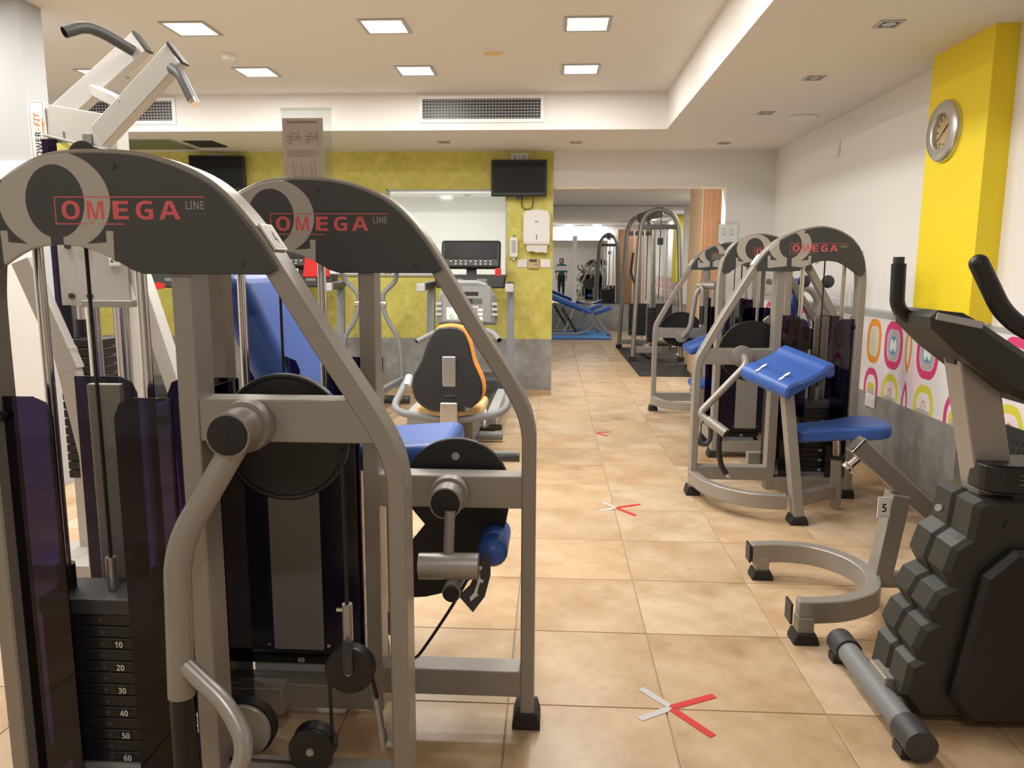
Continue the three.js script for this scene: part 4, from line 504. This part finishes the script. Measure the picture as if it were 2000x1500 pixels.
// ---------- recumbent bike ----------
{ const g = thing('recumbent_bike', 'recumbent bike with black shell seat and orange cushion in front of the treadmill', 'exercise bike', [-0.68, 0, -5.4]);
  const sh = smooth([[0, 0.31], [0.085, 0.29], [0.135, 0.20], [0.165, 0.08], [0.225, -0.06], [0.215, -0.17], [0.12, -0.245], [0, -0.25], [-0.12, -0.245], [-0.215, -0.17], [-0.235, -0.04], [-0.175, 0.09], [-0.14, 0.20], [-0.085, 0.29], [0, 0.31]], 70);
  partW('seat_shell', ext(sh, 0.04, 0.012).rotateX(-0.18).translate(-0.68, 0.68, -4.95), M.black, g, 'black seat shell'); partW('back_cushion', ext(sh.map(([a, b]) => [a * 1.03 + 0.012, b * 1.02 + 0.01]), 0.06, 0.02).rotateX(-0.18).translate(-0.68, 0.68, -5.015), M.orange, g, 'orange back cushion'); partW('seat_cushion', new RoundedBoxGeometry(0.46, 0.08, 0.42, 4, 0.035).translate(-0.68, 0.42, -5.2), M.sand, g, 'yellow seat cushion');
  const b = partW('back_plate', rspan(-0.715, -0.625, 0.54, 0.80, -4.925, -4.895, 0.008), M.alu, g, 'silver back plate'); b.rotation.x = 0; partW('seat_carriage', rspan(-0.725, -0.61, 0.23, 0.50, -4.96, -4.85, 0.01), M.alu, g, 'silver seat carriage'); partW('hinge', rspan(-0.70, -0.62, 0.495, 0.545, -4.93, -4.88), M.black, g);
  partW('adjust_knob', merge([cyl([-0.61, 0.46, -4.9], [-0.56, 0.46, -4.9], 0.014), cyl([-0.56, 0.46, -4.9], [-0.53, 0.46, -4.9], 0.032, 0.025)]), M.greyPlastic, g, 'grey adjusting knob');
  partW('side_handlebar', pipe([[-1.02, 0.585, -5.28], [-1.07, 0.42, -4.95], [-0.68, 0.36, -4.93], [-0.29, 0.42, -4.95], [-0.30, 0.58, -5.28]], 0.025, 0.12, 14), M.greyPlastic, g, 'grey seat handlebar'); for (const x of [-1.012, -0.302]) partW('grip', cyl([x, 0.545, -5.20], [x, 0.60, -5.31], 0.029), M.lightGrey, g);
  partW('rail', bar([-0.68, 0.20, -4.85], [-0.68, 0.24, -5.95], 0.12, 0.10), M.lightGrey, g, 'grey main rail'); partW('rear_stabilizer', cyl([-0.98, 0.05, -4.95], [-0.38, 0.05, -4.95], 0.035), M.greyPlastic, g); partW('rear_post', rspan(-0.74, -0.62, 0.05, 0.22, -5.0, -4.9), M.lightGrey, g); partW('front_stabilizer', cyl([-0.98, 0.05, -5.9], [-0.38, 0.05, -5.9], 0.035), M.greyPlastic, g);
  partW('housing', ext([[5.25, 0.08], [5.95, 0.08], [5.95, 0.40], [5.85, 0.58], [5.55, 0.52], [5.3, 0.35]], 0.24, 0.03).rotateY(Math.PI / 2).translate(-0.80, 0, 0), M.greyPlastic, g, 'grey crank housing');
  for (const [x, y, z] of [[-0.40, 0.235, -5.35], [-0.94, 0.45, -5.6]]) { const p = partW('pedal', merge([span(x - 0.05, x + 0.05, y - 0.012, y + 0.012, z - 0.045, z - 0.035), span(x - 0.05, x + 0.05, y - 0.012, y + 0.012, z + 0.035, z + 0.045), span(x - 0.05, x - 0.04, y - 0.012, y + 0.012, z - 0.04, z + 0.04), span(x + 0.04, x + 0.05, y - 0.012, y + 0.012, z - 0.04, z + 0.04), span(x - 0.04, x + 0.04, y - 0.006, y + 0.006, z - 0.008, z + 0.008)]), M.black, g, 'black pedal'); partW('crank', bar([x + (x > -0.7 ? -0.08 : 0.08), y, z], [x + (x > -0.7 ? -0.08 : 0.08), 0.34, -5.48], 0.02, 0.03), M.steel, p); }
  partW('console_mast', bar([-0.66, 0.5, -5.85], [-0.65, 1.05, -5.84], 0.06, 0.05), M.lightGrey, g);
  const co = roundRect(0.45, 0.34, 0.09); const c = partW('console', ext([[-0.225, -0.17], [0.225, -0.17], [0.235, -0.10], [0.215, 0.06], [0.15, 0.15], [0.08, 0.17], [-0.08, 0.17], [-0.15, 0.15], [-0.215, 0.06], [-0.235, -0.10]], 0.07, 0.02).translate(-0.65, 1.11, -5.85), M.greyPlastic, g, 'grey oval console');
  const face = canvasTexture(512, 384, (q) => { q.fillStyle = '#8d9092'; q.fillRect(0, 0, 512, 384); q.fillStyle = '#2a1f22'; q.fillRect(90, 60, 290, 44); q.fillStyle = '#5b5f5c'; q.fillRect(80, 130, 340, 66); q.fillStyle = '#2d3230'; q.fillRect(160, 136, 160, 54); q.fillStyle = '#fff'; for (let i = 0; i < 7; i++) q.fillRect(150 + i * 34, 214, 22, 16); q.fillStyle = '#e9eae8'; q.fillRect(40, 230, 120, 130); for (const [x, y] of [[290, 256], [400, 256], [290, 300], [400, 300]]) q.fillRect(x - 26, y - 14, 52, 26); q.beginPath(); q.arc(300, 350, 24, 0, 7); q.arc(404, 350, 24, 0, 7); q.fill(); q.strokeStyle = '#4a9a5a'; q.lineWidth = 8; q.beginPath(); q.arc(100, 330, 20, 0, 5); q.stroke(); });
  partW('control_face', box(0.37, 0.27, 0.003, -0.65, 1.10, -5.779), textured(face), c, 'control face with display and white keys'); for (const s of [-1, 1]) for (let i = 0; i < 3; i++) partW('grip_ridge', rspan(-0.65 + s * 0.215 - 0.022, -0.65 + s * 0.215 + 0.022, 1.01 + i * 0.04, 1.03 + i * 0.04, -5.79, -5.772, 0.004), M.lightGrey, c);
  partW('front_handlebar', pipe([[-1.0, 0.83, -5.55], [-0.86, 0.90, -5.7], [-0.65, 0.93, -5.82], [-0.44, 0.90, -5.65], [-0.38, 0.85, -5.5]], 0.02, 0.08), M.greyPlastic, g, 'grey front handlebar'); }
// ---------- elliptical trainer ----------
{ const g = thing('elliptical_trainer', 'grey elliptical trainer with tall curved arms before the yellow wall', 'elliptical trainer', [-1.73, 0, -7.0]);
  for (const s of [-1, 1]) { const q = v => [-1.73 + s * v[0], v[1], v[2]]; const a = partW('swing_arm', spline([[0.20, 1.62, -6.9], [0.26, 1.40, -7.1], [0.24, 1.25, -7.2], [0.13, 1.13, -7.2], [0.12, 1.0, -7.2], [0.17, 0.85, -7.2], [0.25, 0.72, -7.2], [0.28, 0.55, -7.2], [0.29, 0.30, -7.2]].map(q), 0.022, 60), M.greyPlastic, g, 'curved grey arm'); partW('joint', cyl(q([0.10, 1.03, -7.2]), q([0.15, 1.03, -7.2]), 0.03), M.chrome, a); partW('pedal_arm', bar(q([0.29, 0.30, -7.2]), q([0.14, 0.25, -6.4]), 0.05, 0.05), M.greyPlastic, g); partW('foot_plate', rspan(-1.73 + s * 0.14 - 0.07, -1.73 + s * 0.14 + 0.07, 0.26, 0.31, -6.65, -6.3, 0.012), M.black, g); partW('rail', bar(q([0.16, 0.10, -6.0]), q([0.16, 0.18, -7.0]), 0.04, 0.04), M.steel, g); }
  const wh = partW('flywheel_cover', lathe([[0, -0.07], [0.24, -0.06], [0.28, -0.03], [0.28, 0.03], [0.24, 0.06], [0, 0.07]], 40).rotateZ(Math.PI / 2).translate(-1.73, 0.42, -7.3), M.lightGrey, g, 'round grey flywheel cover'); partW('hub', cyl([-1.82, 0.42, -7.3], [-1.64, 0.42, -7.3], 0.05), M.chrome, wh);
  partW('mast', bar([-1.73, 0.1, -7.45], [-1.73, 1.45, -7.4], 0.07, 0.09), M.greyPlastic, g); partW('console', new RoundedBoxGeometry(0.34, 0.22, 0.06, 4, 0.025).rotateX(-0.4).translate(-1.73, 1.52, -7.36), M.black, g); partW('front_base', cyl([-2.03, 0.05, -7.5], [-1.43, 0.05, -7.5], 0.04), M.charcoal, g); partW('rear_base', cyl([-2.03, 0.05, -6.0], [-1.43, 0.05, -6.0], 0.04), M.charcoal, g); partW('spine', bar([-1.73, 0.07, -6.0], [-1.73, 0.10, -7.5], 0.06, 0.06), M.greyPlastic, g); }
// ---------- white multi gym with pull-up arms ----------
{ const g = thing('multi_gym', 'white multi gym tower with upward pull-up arms and a vertical brand sign', 'weight machine', [-2.1, 0, -3.25]); const W = M.frameLight;
  partW('tower_post', rspan(-2.23, -2.14, 0, 2.06, -3.45, -3.33), W, g); partW('tower_post', rspan(-1.90, -1.83, 0, 1.98, -3.30, -3.20), W, g); partW('head_plate', bar([-2.20, 2.0, -3.335], [-1.85, 1.93, -3.20], 0.02, 0.14, 0.004), W, g); partW('head_rod', bar([-2.22, 1.94, -3.31], [-1.84, 1.85, -3.17], 0.012, 0.012), M.steel, g);
  const sign = canvasTexture(128, 640, (c, w, h) => { c.fillStyle = '#f2f2f0'; c.fillRect(0, 0, w, h); c.strokeStyle = '#555'; c.lineWidth = 3; c.strokeRect(12, 12, 104, 616); c.save(); c.translate(62, 425); c.rotate(-Math.PI / 2); c.textBaseline = 'middle'; c.font = 'bold 62px sans-serif'; c.fillStyle = '#333a40'; c.fillText('POWER', 0, 0); const m = c.measureText('POWER').width; c.fillStyle = '#e0803a'; c.fillText('-', m + 4, 0); c.font = 'italic bold 62px sans-serif'; c.fillText('FIT', m + 28, 0); c.restore(); c.fillStyle = '#e88a44'; c.fillRect(98, 120, 10, 440); c.beginPath(); c.moveTo(98, 130); c.lineTo(120, 160); c.lineTo(98, 190); c.fill(); });
  partW('sign', planar(rspan(-2.285, -2.21, 1.69, 2.085, -3.326, -3.320, 0.001), -2.285, 1.69, 0.075, 0.395), textured(sign), g, 'white vertical sign with dark and orange lettering');
  const arm = (a, b) => partW('pull_up_arm', bar(a, b, 0.05, 0.095, 0.004), W, g, 'white pull-up arm'); arm([-2.20, 2.0, -3.36], [-1.745, 2.31, -3.3]); arm([-1.86, 1.90, -3.14], [-1.475, 2.195, -3.05]); for (const [x, y, z] of [[-1.742, 2.312, -3.3], [-1.472, 2.197, -3.05]]) partW('end_cap', bar([x - 0.004, y - 0.003, z], [x + 0.004, y + 0.003, z], 0.052, 0.097, 0.001), M.charcoal, g);
  partW('cross_brace', bar([-1.99, 2.13, -3.33], [-1.73, 2.02, -3.10], 0.04, 0.045), W, g);
  partW('pull_grip', pipe([[-1.77, 2.27, -3.27], [-1.84, 2.315, -3.18], [-1.88, 2.325, -3.12], [-1.93, 2.285, -3.06]], 0.022, 0.05), M.charcoal, g, 'dark taped pull-up grip'); partW('pull_grip', pipe([[-1.49, 2.14, -3.03], [-1.44, 2.11, -2.99], [-1.375, 2.0, -2.95]], 0.020, 0.04), M.charcoal, g, 'dark pull-up grip'); partW('grip_tip', cyl([-1.377, 2.004, -2.951], [-1.366, 1.986, -2.946], 0.019), M.chrome, g);
  pulley(g, [-1.97, 1.83, -3.2], 0.065, 0.04); partW('pulley_hanger', rspan(-1.99, -1.95, 1.84, 1.93, -3.23, -3.22, 0.002), M.steel, g); for (const k of [0, 0.03]) partW('cable', wire([[-1.99 + k, 1.86, -3.26], [-1.98 + k, 1.25, -3.26]], 0.004), M.greyPlastic, g);
  partW('stack_guard', span(-2.22, -2.15, 1.0, 1.92, -3.30, -3.295), M.purple, g); const y = canvasTexture(128, 256, (c) => { c.fillStyle = '#e6e07a'; c.fillRect(0, 0, 128, 256); c.fillStyle = '#3a3a2a'; c.fillRect(10, 40, 18, 190); c.fillStyle = '#f3f3ee'; c.fillRect(40, 100, 84, 140); c.strokeStyle = '#888'; for (let i = 0; i < 8; i++) c.strokeRect(44 + (i % 2) * 40, 104 + (i >> 1) * 34, 36, 30); c.fillStyle = '#c84'; c.fillRect(50, 40, 14, 10); });
  partW('exercise_chart', planar(rspan(-2.14, -2.05, 1.68, 1.90, -3.28, -3.276, 0.001), -2.14, 1.68, 0.09, 0.22), textured(y), g, 'yellow exercise chart');
  partW('gusset_plate', rspan(-2.10, -1.80, 1.21, 1.52, -3.18, -3.16, 0.002), W, g, 'white bolted plate'); for (const [x, yy] of [[-2.05, 1.46], [-1.97, 1.46], [-2.05, 1.25], [-1.97, 1.25]]) partW('bolt', cyl([x, yy, -3.16], [x, yy, -3.148], 0.012), M.charcoal, g);
  const tp = partW('number_plate', rspan(-1.875, -1.825, 1.375, 1.44, -3.158, -3.152, 0.001), M.plastic, g, 'white plate numbered 24'); partW('number', box(0.044, 0.055, 0.001, -1.85, 1.408, -3.151), textMat('24', '#111', '#f2f2f0', 96, 96, 66), tp);
  for (const x of [-1.96, -1.84]) partW('chrome_column', cyl([x, 0.1, -3.15], [x, 1.22, -3.15], 0.028), M.chrome, g, 'chrome column'); partW('seat_support', rspan(-1.98, -1.76, 1.205, 1.235, -3.2, -3.1), M.steel, g);
  partW('stack_rod', cyl([-2.11, 0.1, -3.3], [-2.11, 1.95, -3.3], 0.014), M.chrome, g); partW('rod_bush', cyl([-2.11, 1.06, -3.3], [-2.11, 1.14, -3.3], 0.024), M.black, g); for (let i = 0; i < 16; i++) partW('weight_plate', rspan(-2.19, -1.99, 0.42 + i * 0.04, 0.457 + i * 0.04, -3.36, -3.24, 0.006), M.black, g, i ? undefined : 'black weight plate');
  partW('slanted_leg', bar([-1.80, 1.45, -3.2], [-1.58, 0.85, -3.1], 0.05, 0.085), W, g, 'white slanted leg'); partW('slanted_leg', bar([-1.58, 0.87, -3.1], [-1.5, 0.0, -3.05], 0.05, 0.085), W, g); partW('slanted_leg', bar([-2.14, 1.40, -3.0], [-1.97, 0.95, -3.0], 0.05, 0.08), W, g); partW('slanted_leg', bar([-2.0, 1.045, -3.001], [-1.92, 0.58, -3.0], 0.05, 0.08), W, g); partW('front_leg', bar([-1.922, 0.62, -3.0], [-1.92, 0.0, -3.0], 0.05, 0.08), W, g); partW('base', rspan(-2.35, -1.5, 0, 0.06, -3.4, -3.1), W, g); }
// ---------- the far room ----------
{ const g = thing('far_mirror', 'large bluish mirror covering the end wall of the far room', 'mirror', [1.0, 0.6, -16.77]); const m = part('glass', box(3.14, 2.09, 0.006), M.mirrorBlue, g); m.position.set(0.23, 1.045, 0.012); m.rotation.x = 0.0022;
  const t = thing('mirror_frame_strip', 'white rounded frame strip dividing the far mirror', 'frame', [0.48, 0.62, -16.74]); const r = 0.07; const sh = [[-0.05, 0], [0.05, 0], [0.05, 1.43], [-0.05, 1.43], [-0.05, 0.79 + r], ...ring(-0.05 - r, 0.79 + r, r, r, 8, 0, -Math.PI / 2).map(p => p), [-0.46, 0.79], [-0.46, 0.69], ...ring(-0.05 - r, 0.69 - r, r, r, 8, Math.PI / 2, 0)]; part('strip', ext(sh, 0.02, 0.002), M.plastic, t);
  const k = thing('wall_socket', 'white socket on the grey plinth under the far mirror', 'socket', [0.93, 0.54, -16.78]); part('plate', rspan(-0.075, 0.075, -0.04, 0.04, 0, 0.012), M.plastic, k); part('outlet', rspan(-0.02, 0.02, -0.02, 0.02, 0.011, 0.015, 0.002), M.lightGrey, k);
  for (const [i, z, lab] of [[0, -15.15, 'blue foam floor mat nearest the tiles of the far room'], [1, -16.2, 'blue foam floor mat against the plinth under the far mirror']]) { const b = thing('floor_mat', lab, 'mat', [0.3, 0, z]); part('foam', rspan(-0.62, 0.85, 0, 0.03, -0.52, 0.52, 0.008), M.matBlue, b); part('edge_band', rspan(-0.62, 0.85, 0.002, 0.031, 0.505, 0.522, 0.003), M.blue, b); }
  function bench(x, z, label, m) { const b = thing('incline_bench', label, 'bench', [x, 0.03, z]); part('back_pad', new RoundedBoxGeometry(1.0, 0.08, 0.28, 4, 0.03).rotateZ(-0.38).translate(-0.42, 0.64, 0), m, b, 'blue back pad'); part('seat_pad', new RoundedBoxGeometry(0.36, 0.08, 0.28, 4, 0.03).rotateZ(0.34).translate(0.27, 0.50, 0), m, b, 'blue seat pad'); part('spine', pipe([[-0.75, 0.02, 0], [-0.2, 0.02, 0], [0.05, 0.12, 0], [0.12, 0.40, 0]], 0.03, 0.2), M.frame, b); part('leg', bar([0.12, 0.40, 0], [0.42, 0.0, 0], 0.05, 0.05), M.frame, b); part('strut', bar([-0.55, 0.55, 0], [-0.25, 0.05, 0], 0.035, 0.05), M.black, b); part('strut', bar([-0.30, 0.55, 0], [-0.50, 0.05, 0], 0.035, 0.05), M.frame, b); part('cross_foot', rspan(-0.78, -0.72, 0, 0.05, -0.25, 0.25), M.frame, b); part('cross_foot', rspan(0.39, 0.45, 0, 0.05, -0.25, 0.25), M.frame, b); }
  bench(0.75, -15.35, 'blue padded incline bench standing on the front blue mat', M.blue); bench(0.6, -16.2, 'blue padded incline bench close to the far mirror', M.blue);
  const c = thing('cable_machine', 'dark grey cable machine with two tall arches beyond the opening', 'weight machine', [1.6, 0, -12.1]);
  const arch = (x0, x1, z, top, tilt) => pipe([[x0, 0.06, z + tilt], [x0 + 0.09, top - 0.25, z], [x0 + 0.17, top - 0.06, z], [(x0 + x1) / 2, top, z], [x1 - 0.15, top - 0.06, z], [x1 - 0.06, top - 0.25, z], [x1, 0.06, z + tilt]], 0.035, 0.2, 14);
  partW('arch', arch(1.21, 1.93, -11.6, 2.24, 0.28), M.gunmetal, c, 'bent dark tube arch'); partW('arch', arch(1.16, 1.75, -13.1, 2.24, 0), M.gunmetal, c, 'bent dark tube arch'); partW('top_beam', bar([1.58, 2.20, -11.6], [1.47, 2.20, -13.1], 0.10, 0.14), M.darkframe, c); partW('top_bar', bar([1.30, 1.98, -11.6], [1.86, 1.98, -11.6], 0.05, 0.07), M.darkframe, c); partW('top_bar', bar([1.24, 1.95, -13.1], [1.68, 1.95, -13.1], 0.05, 0.07), M.darkframe, c);
  for (const [x, z] of [[1.35, -12.9], [1.52, -12.9], [1.5, -11.7], [1.72, -11.7]]) partW('guide_rod', cyl([x, 0.15, z], [x, 1.98, z], 0.016), M.chrome, c); for (const x of [1.61, 1.42]) partW('cable', wire([[x, 2.15, -11.65], [x, 0.9, -11.65]], 0.007), M.black, c); partW('hook_block', rspan(1.57, 1.65, 1.72, 1.82, -11.68, -11.62), M.black, c); partW('handle', pipe([[1.30, 1.62, -12.5], [1.27, 1.3, -12.5], [1.34, 1.12, -12.5]], 0.02, 0.05), M.black, c, 'hanging black handle');
  for (let i = 0; i < 12; i++) { partW('weight_plate', rspan(1.30, 1.58, 0.25 + i * 0.045, 0.29 + i * 0.045, -12.98, -12.82), M.black, c, i ? undefined : 'black weight plate'); partW('weight_plate', rspan(1.46, 1.76, 0.25 + i * 0.045, 0.29 + i * 0.045, -11.78, -11.62), M.black, c); }
  partW('stack_guard', rspan(1.56, 1.80, 0.2, 0.85, -11.55, -11.52), M.black, c); partW('base_bar', bar([1.16, 0.12, -13.1], [1.9, 0.12, -13.1], 0.06, 0.08), M.steel, c); partW('base_bar', bar([1.25, 0.16, -11.45], [1.9, 0.16, -11.45], 0.06, 0.10), M.steel, c); partW('base_bar', bar([1.55, 0.10, -11.4], [1.45, 0.10, -13.1], 0.06, 0.08), M.darkframe, c); for (const [x, z] of [[1.21, -11.32], [1.93, -11.32], [1.16, -13.1], [1.75, -13.1]]) partW('foot', rspan(x - 0.05, x + 0.05, 0.012, 0.07, z - 0.05, z + 0.05), M.rubber, c); partW('seat_roll', (() => { const q = new THREE.CapsuleGeometry(0.07, 0.3, 6, 16).rotateZ(Math.PI / 2); return q.translate(1.76, 0.34, -11.2); })(), M.frame, c); partW('roll_bracket', bar([1.76, 0.12, -11.45], [1.76, 0.34, -11.2], 0.04, 0.04), M.steel, c);
  for (const [z, d, lab] of [[-12.35, 0.85, 'black rubber floor mat under the far arch of the cable machine'], [-10.55, 0.85, 'black rubber floor mat in front of the cable machine']]) { const b = thing('rubber_floor_mat', lab, 'mat', [1.55, 0, z]); part('sheet', rspan(-0.42, 0.45, 0, 0.01, -d, d, 0.004), M.rubber, b); }
  const w = thing('wooden_cabinet', 'tall brown wooden cabinet beyond the opening beside the pier', 'cabinet', [2.26, 0, -10.3]); part('carcass', uvMetres(rspan(-0.35, 0.35, 0.04, 2.45, -0.6, 0.3, 0.004), 1), M.wood, w); part('door', uvMetres(rspan(-0.335, -0.004, 0.08, 2.43, 0.3, 0.318, 0.003), 1), M.wood, w); part('door', uvMetres(rspan(0.004, 0.335, 0.08, 2.43, 0.3, 0.318, 0.003), 1), M.wood, w); part('side_edge', rspan(-0.36, -0.35, 0.04, 2.45, -0.6, 0.3, 0.002), M.paleWood, w); part('kick_board', rspan(-0.33, 0.33, 0, 0.05, -0.28, 0.27), M.charcoal, w);
  for (const x of [-0.03, 0.03]) part('handle', rspan(x - 0.006, x + 0.006, 1.0, 1.15, 0.318, 0.34), M.steel, w);
  const l = thing('low_cabinet', 'low pale wooden cabinet in front of the tall cabinet', 'cabinet', [1.90, 0, -9.72]); part('carcass', rspan(-0.13, 0.3, 0.06, 0.62, -0.2, 0.2), M.paleWood, l); part('plinth', rspan(-0.11, 0.28, 0, 0.06, -0.18, 0.18), M.wood, l); part('drawer', rspan(-0.11, 0.28, 0.35, 0.60, 0.2, 0.215), M.paleWood, l); part('drawer', rspan(-0.11, 0.28, 0.08, 0.33, 0.2, 0.215), M.paleWood, l);
  const bn = thing('waste_bin', 'dark waste bin beside the low wooden cabinet', 'bin', [1.97, 0, -9.32]); part('bucket', lathe([[0, 0.01], [0.10, 0.01], [0.13, 0.42], [0.122, 0.42], [0.095, 0.02], [0, 0.02]]), M.black, bn); part('rim', new THREE.TorusGeometry(0.127, 0.007, 8, 32).rotateX(Math.PI / 2).translate(0, 0.42, 0), M.charcoal, bn); }
// ---------- person standing beside the photographer, seen in the far mirror ----------
{ const PX = 0.40, PZ = 0.7; const g = thing('person', 'person with long dark hair, green top and black trousers, seen in a mirror', 'person', [PX, 0, PZ]);
  function field(bones, res, min, max, k = 0.03) { // smooth union of tapered capsules
    const mc = new MarchingCubes(res, M.skin, false, false, 120000); const S = max - min; mc.isolation = 0; mc.reset();
    const fn = (x, y, z) => { let e = 0; for (const [a, b, ra, rb, fl = 1] of bones) { const dx = b[0] - a[0], dy = b[1] - a[1], dz = b[2] - a[2]; const L2 = dx * dx + dy * dy + dz * dz || 1e-9; const t = clamp(((x - a[0]) * dx + (y - a[1]) * dy + (z - a[2]) * dz) / L2, 0, 1); const qx = x - a[0] - dx * t, qy = y - a[1] - dy * t, qz = (z - a[2] - dz * t) / fl; e += Math.exp(-(Math.hypot(qx, qy, qz) - ra - (rb - ra) * t) / k); } return -k * Math.log(e); };
    for (let z = 0; z < res; z++) for (let y = 0; y < res; y++) for (let x = 0; x < res; x++) mc.field[x + y * res + z * res * res] = -fn((x / res * 2 - 1) * S / 2, (y / res * 2 - 1) * S / 2 + (max + min) / 2, (z / res * 2 - 1) * S / 2);
    mc.update(); const n = mc.count ?? mc.geometry.drawRange.count; const q = new THREE.BufferGeometry(); q.setAttribute('position', new THREE.BufferAttribute(mc.positionArray.slice(0, n * 3), 3)); q.setAttribute('normal', new THREE.BufferAttribute(mc.normalArray.slice(0, n * 3), 3));
    const p = q.attributes.position; for (let i = 0; i < p.count; i++) p.setXYZ(i, p.getX(i) * S / 2, p.getY(i) * S / 2 + (max + min) / 2, p.getZ(i) * S / 2); q.setAttribute('uv', new THREE.BufferAttribute(new Float32Array(n * 2), 2)); return q; }
  const arms = [], hands = []; for (const s of [-1, 1]) { arms.push([[s * 0.17, 1.36, 0], [s * 0.225, 1.10, 0.01], 0.048, 0.038], [[s * 0.225, 1.10, 0.01], [s * 0.235, 0.86, -0.04], 0.036, 0.026]); const hx = s * 0.238; hands.push([[hx, 0.86, -0.04], [hx, 0.80, -0.055], 0.026, 0.028]); for (let i = 0; i < 4; i++) hands.push([[hx, 0.795, -0.075 + i * 0.017], [hx - s * 0.012, 0.725 - (i === 1 || i === 2 ? 0.012 : 0), -0.085 + i * 0.018], 0.009, 0.007]); hands.push([[hx, 0.835, -0.075], [hx - s * 0.01, 0.79, -0.105], 0.010, 0.008]); }
  const legs = []; for (const s of [-1, 1]) legs.push([[s * 0.085, 0.90, 0], [s * 0.09, 0.50, -0.01], 0.082, 0.055], [[s * 0.09, 0.50, -0.01], [s * 0.095, 0.09, 0.02], 0.052, 0.036], [[s * 0.095, 0.05, 0.03], [s * 0.10, 0.035, -0.12], 0.036, 0.03]);
  const torso = [[[0, 0.95, 0], [0, 1.12, 0], 0.125, 0.105, 0.8], [[0, 1.12, 0], [0, 1.34, 0], 0.105, 0.12, 0.75], [[-0.13, 1.36, 0], [0.13, 1.36, 0], 0.055, 0.055]]; const head = [[[0, 1.40, 0], [0, 1.48, -0.005], 0.045, 0.045], [[0, 1.57, -0.01], [0, 1.62, 0.0], 0.068, 0.082], [[0, 1.565, -0.085], [0, 1.585, -0.08], 0.010, 0.008], [[-0.078, 1.59, 0], [-0.08, 1.575, 0.005], 0.012, 0.010], [[0.078, 1.59, 0], [0.08, 1.575, 0.005], 0.012, 0.010]];
  part('body', field([...torso, ...arms, ...hands, ...legs, ...head], 150, 0, 1.75, 0.008), M.skin, g);
  part('top', field([...torso.map(([a, b, r, q, f]) => [a, b, r + 0.014, q + 0.014, f ?? 1]), ...arms.filter((_, i) => i % 2 === 0).map(([a, b, r, q]) => [a, b, r + 0.014, q + 0.014])], 90, 0, 1.75, 0.02), M.green, g, 'dark green top');
  part('trousers', field([...legs.filter((_, i) => i % 3 !== 2).map(([a, b, r, q]) => [a, b, r + 0.012, q + 0.014]), [[-0.05, 0.93, 0], [0.05, 0.93, 0], 0.11, 0.11]], 90, 0, 1.75, 0.015), M.trousers, g, 'black trousers');
  part('hair', field([[[0, 1.63, 0.015], [0, 1.60, 0.03], 0.092, 0.095], [[0, 1.58, 0.05], [0, 1.30, 0.11], 0.085, 0.06, 0.7]], 90, 0, 1.75, 0.02), M.hair, g, 'long dark hair');
  for (const s of [-1, 1]) { part('shoe', new RoundedBoxGeometry(0.09, 0.07, 0.25, 4, 0.03).translate(s * 0.098, 0.035, -0.045), M.plastic, g, 'pale shoe'); part('eye', new THREE.SphereGeometry(0.011, 10, 8).translate(s * 0.03, 1.60, -0.075), M.plastic, g); }
  part('mouth', rspan(-0.02, 0.02, 1.535, 1.543, -0.079, -0.070, 0.002), M.red, g); }
renderer.render(scene, camera);
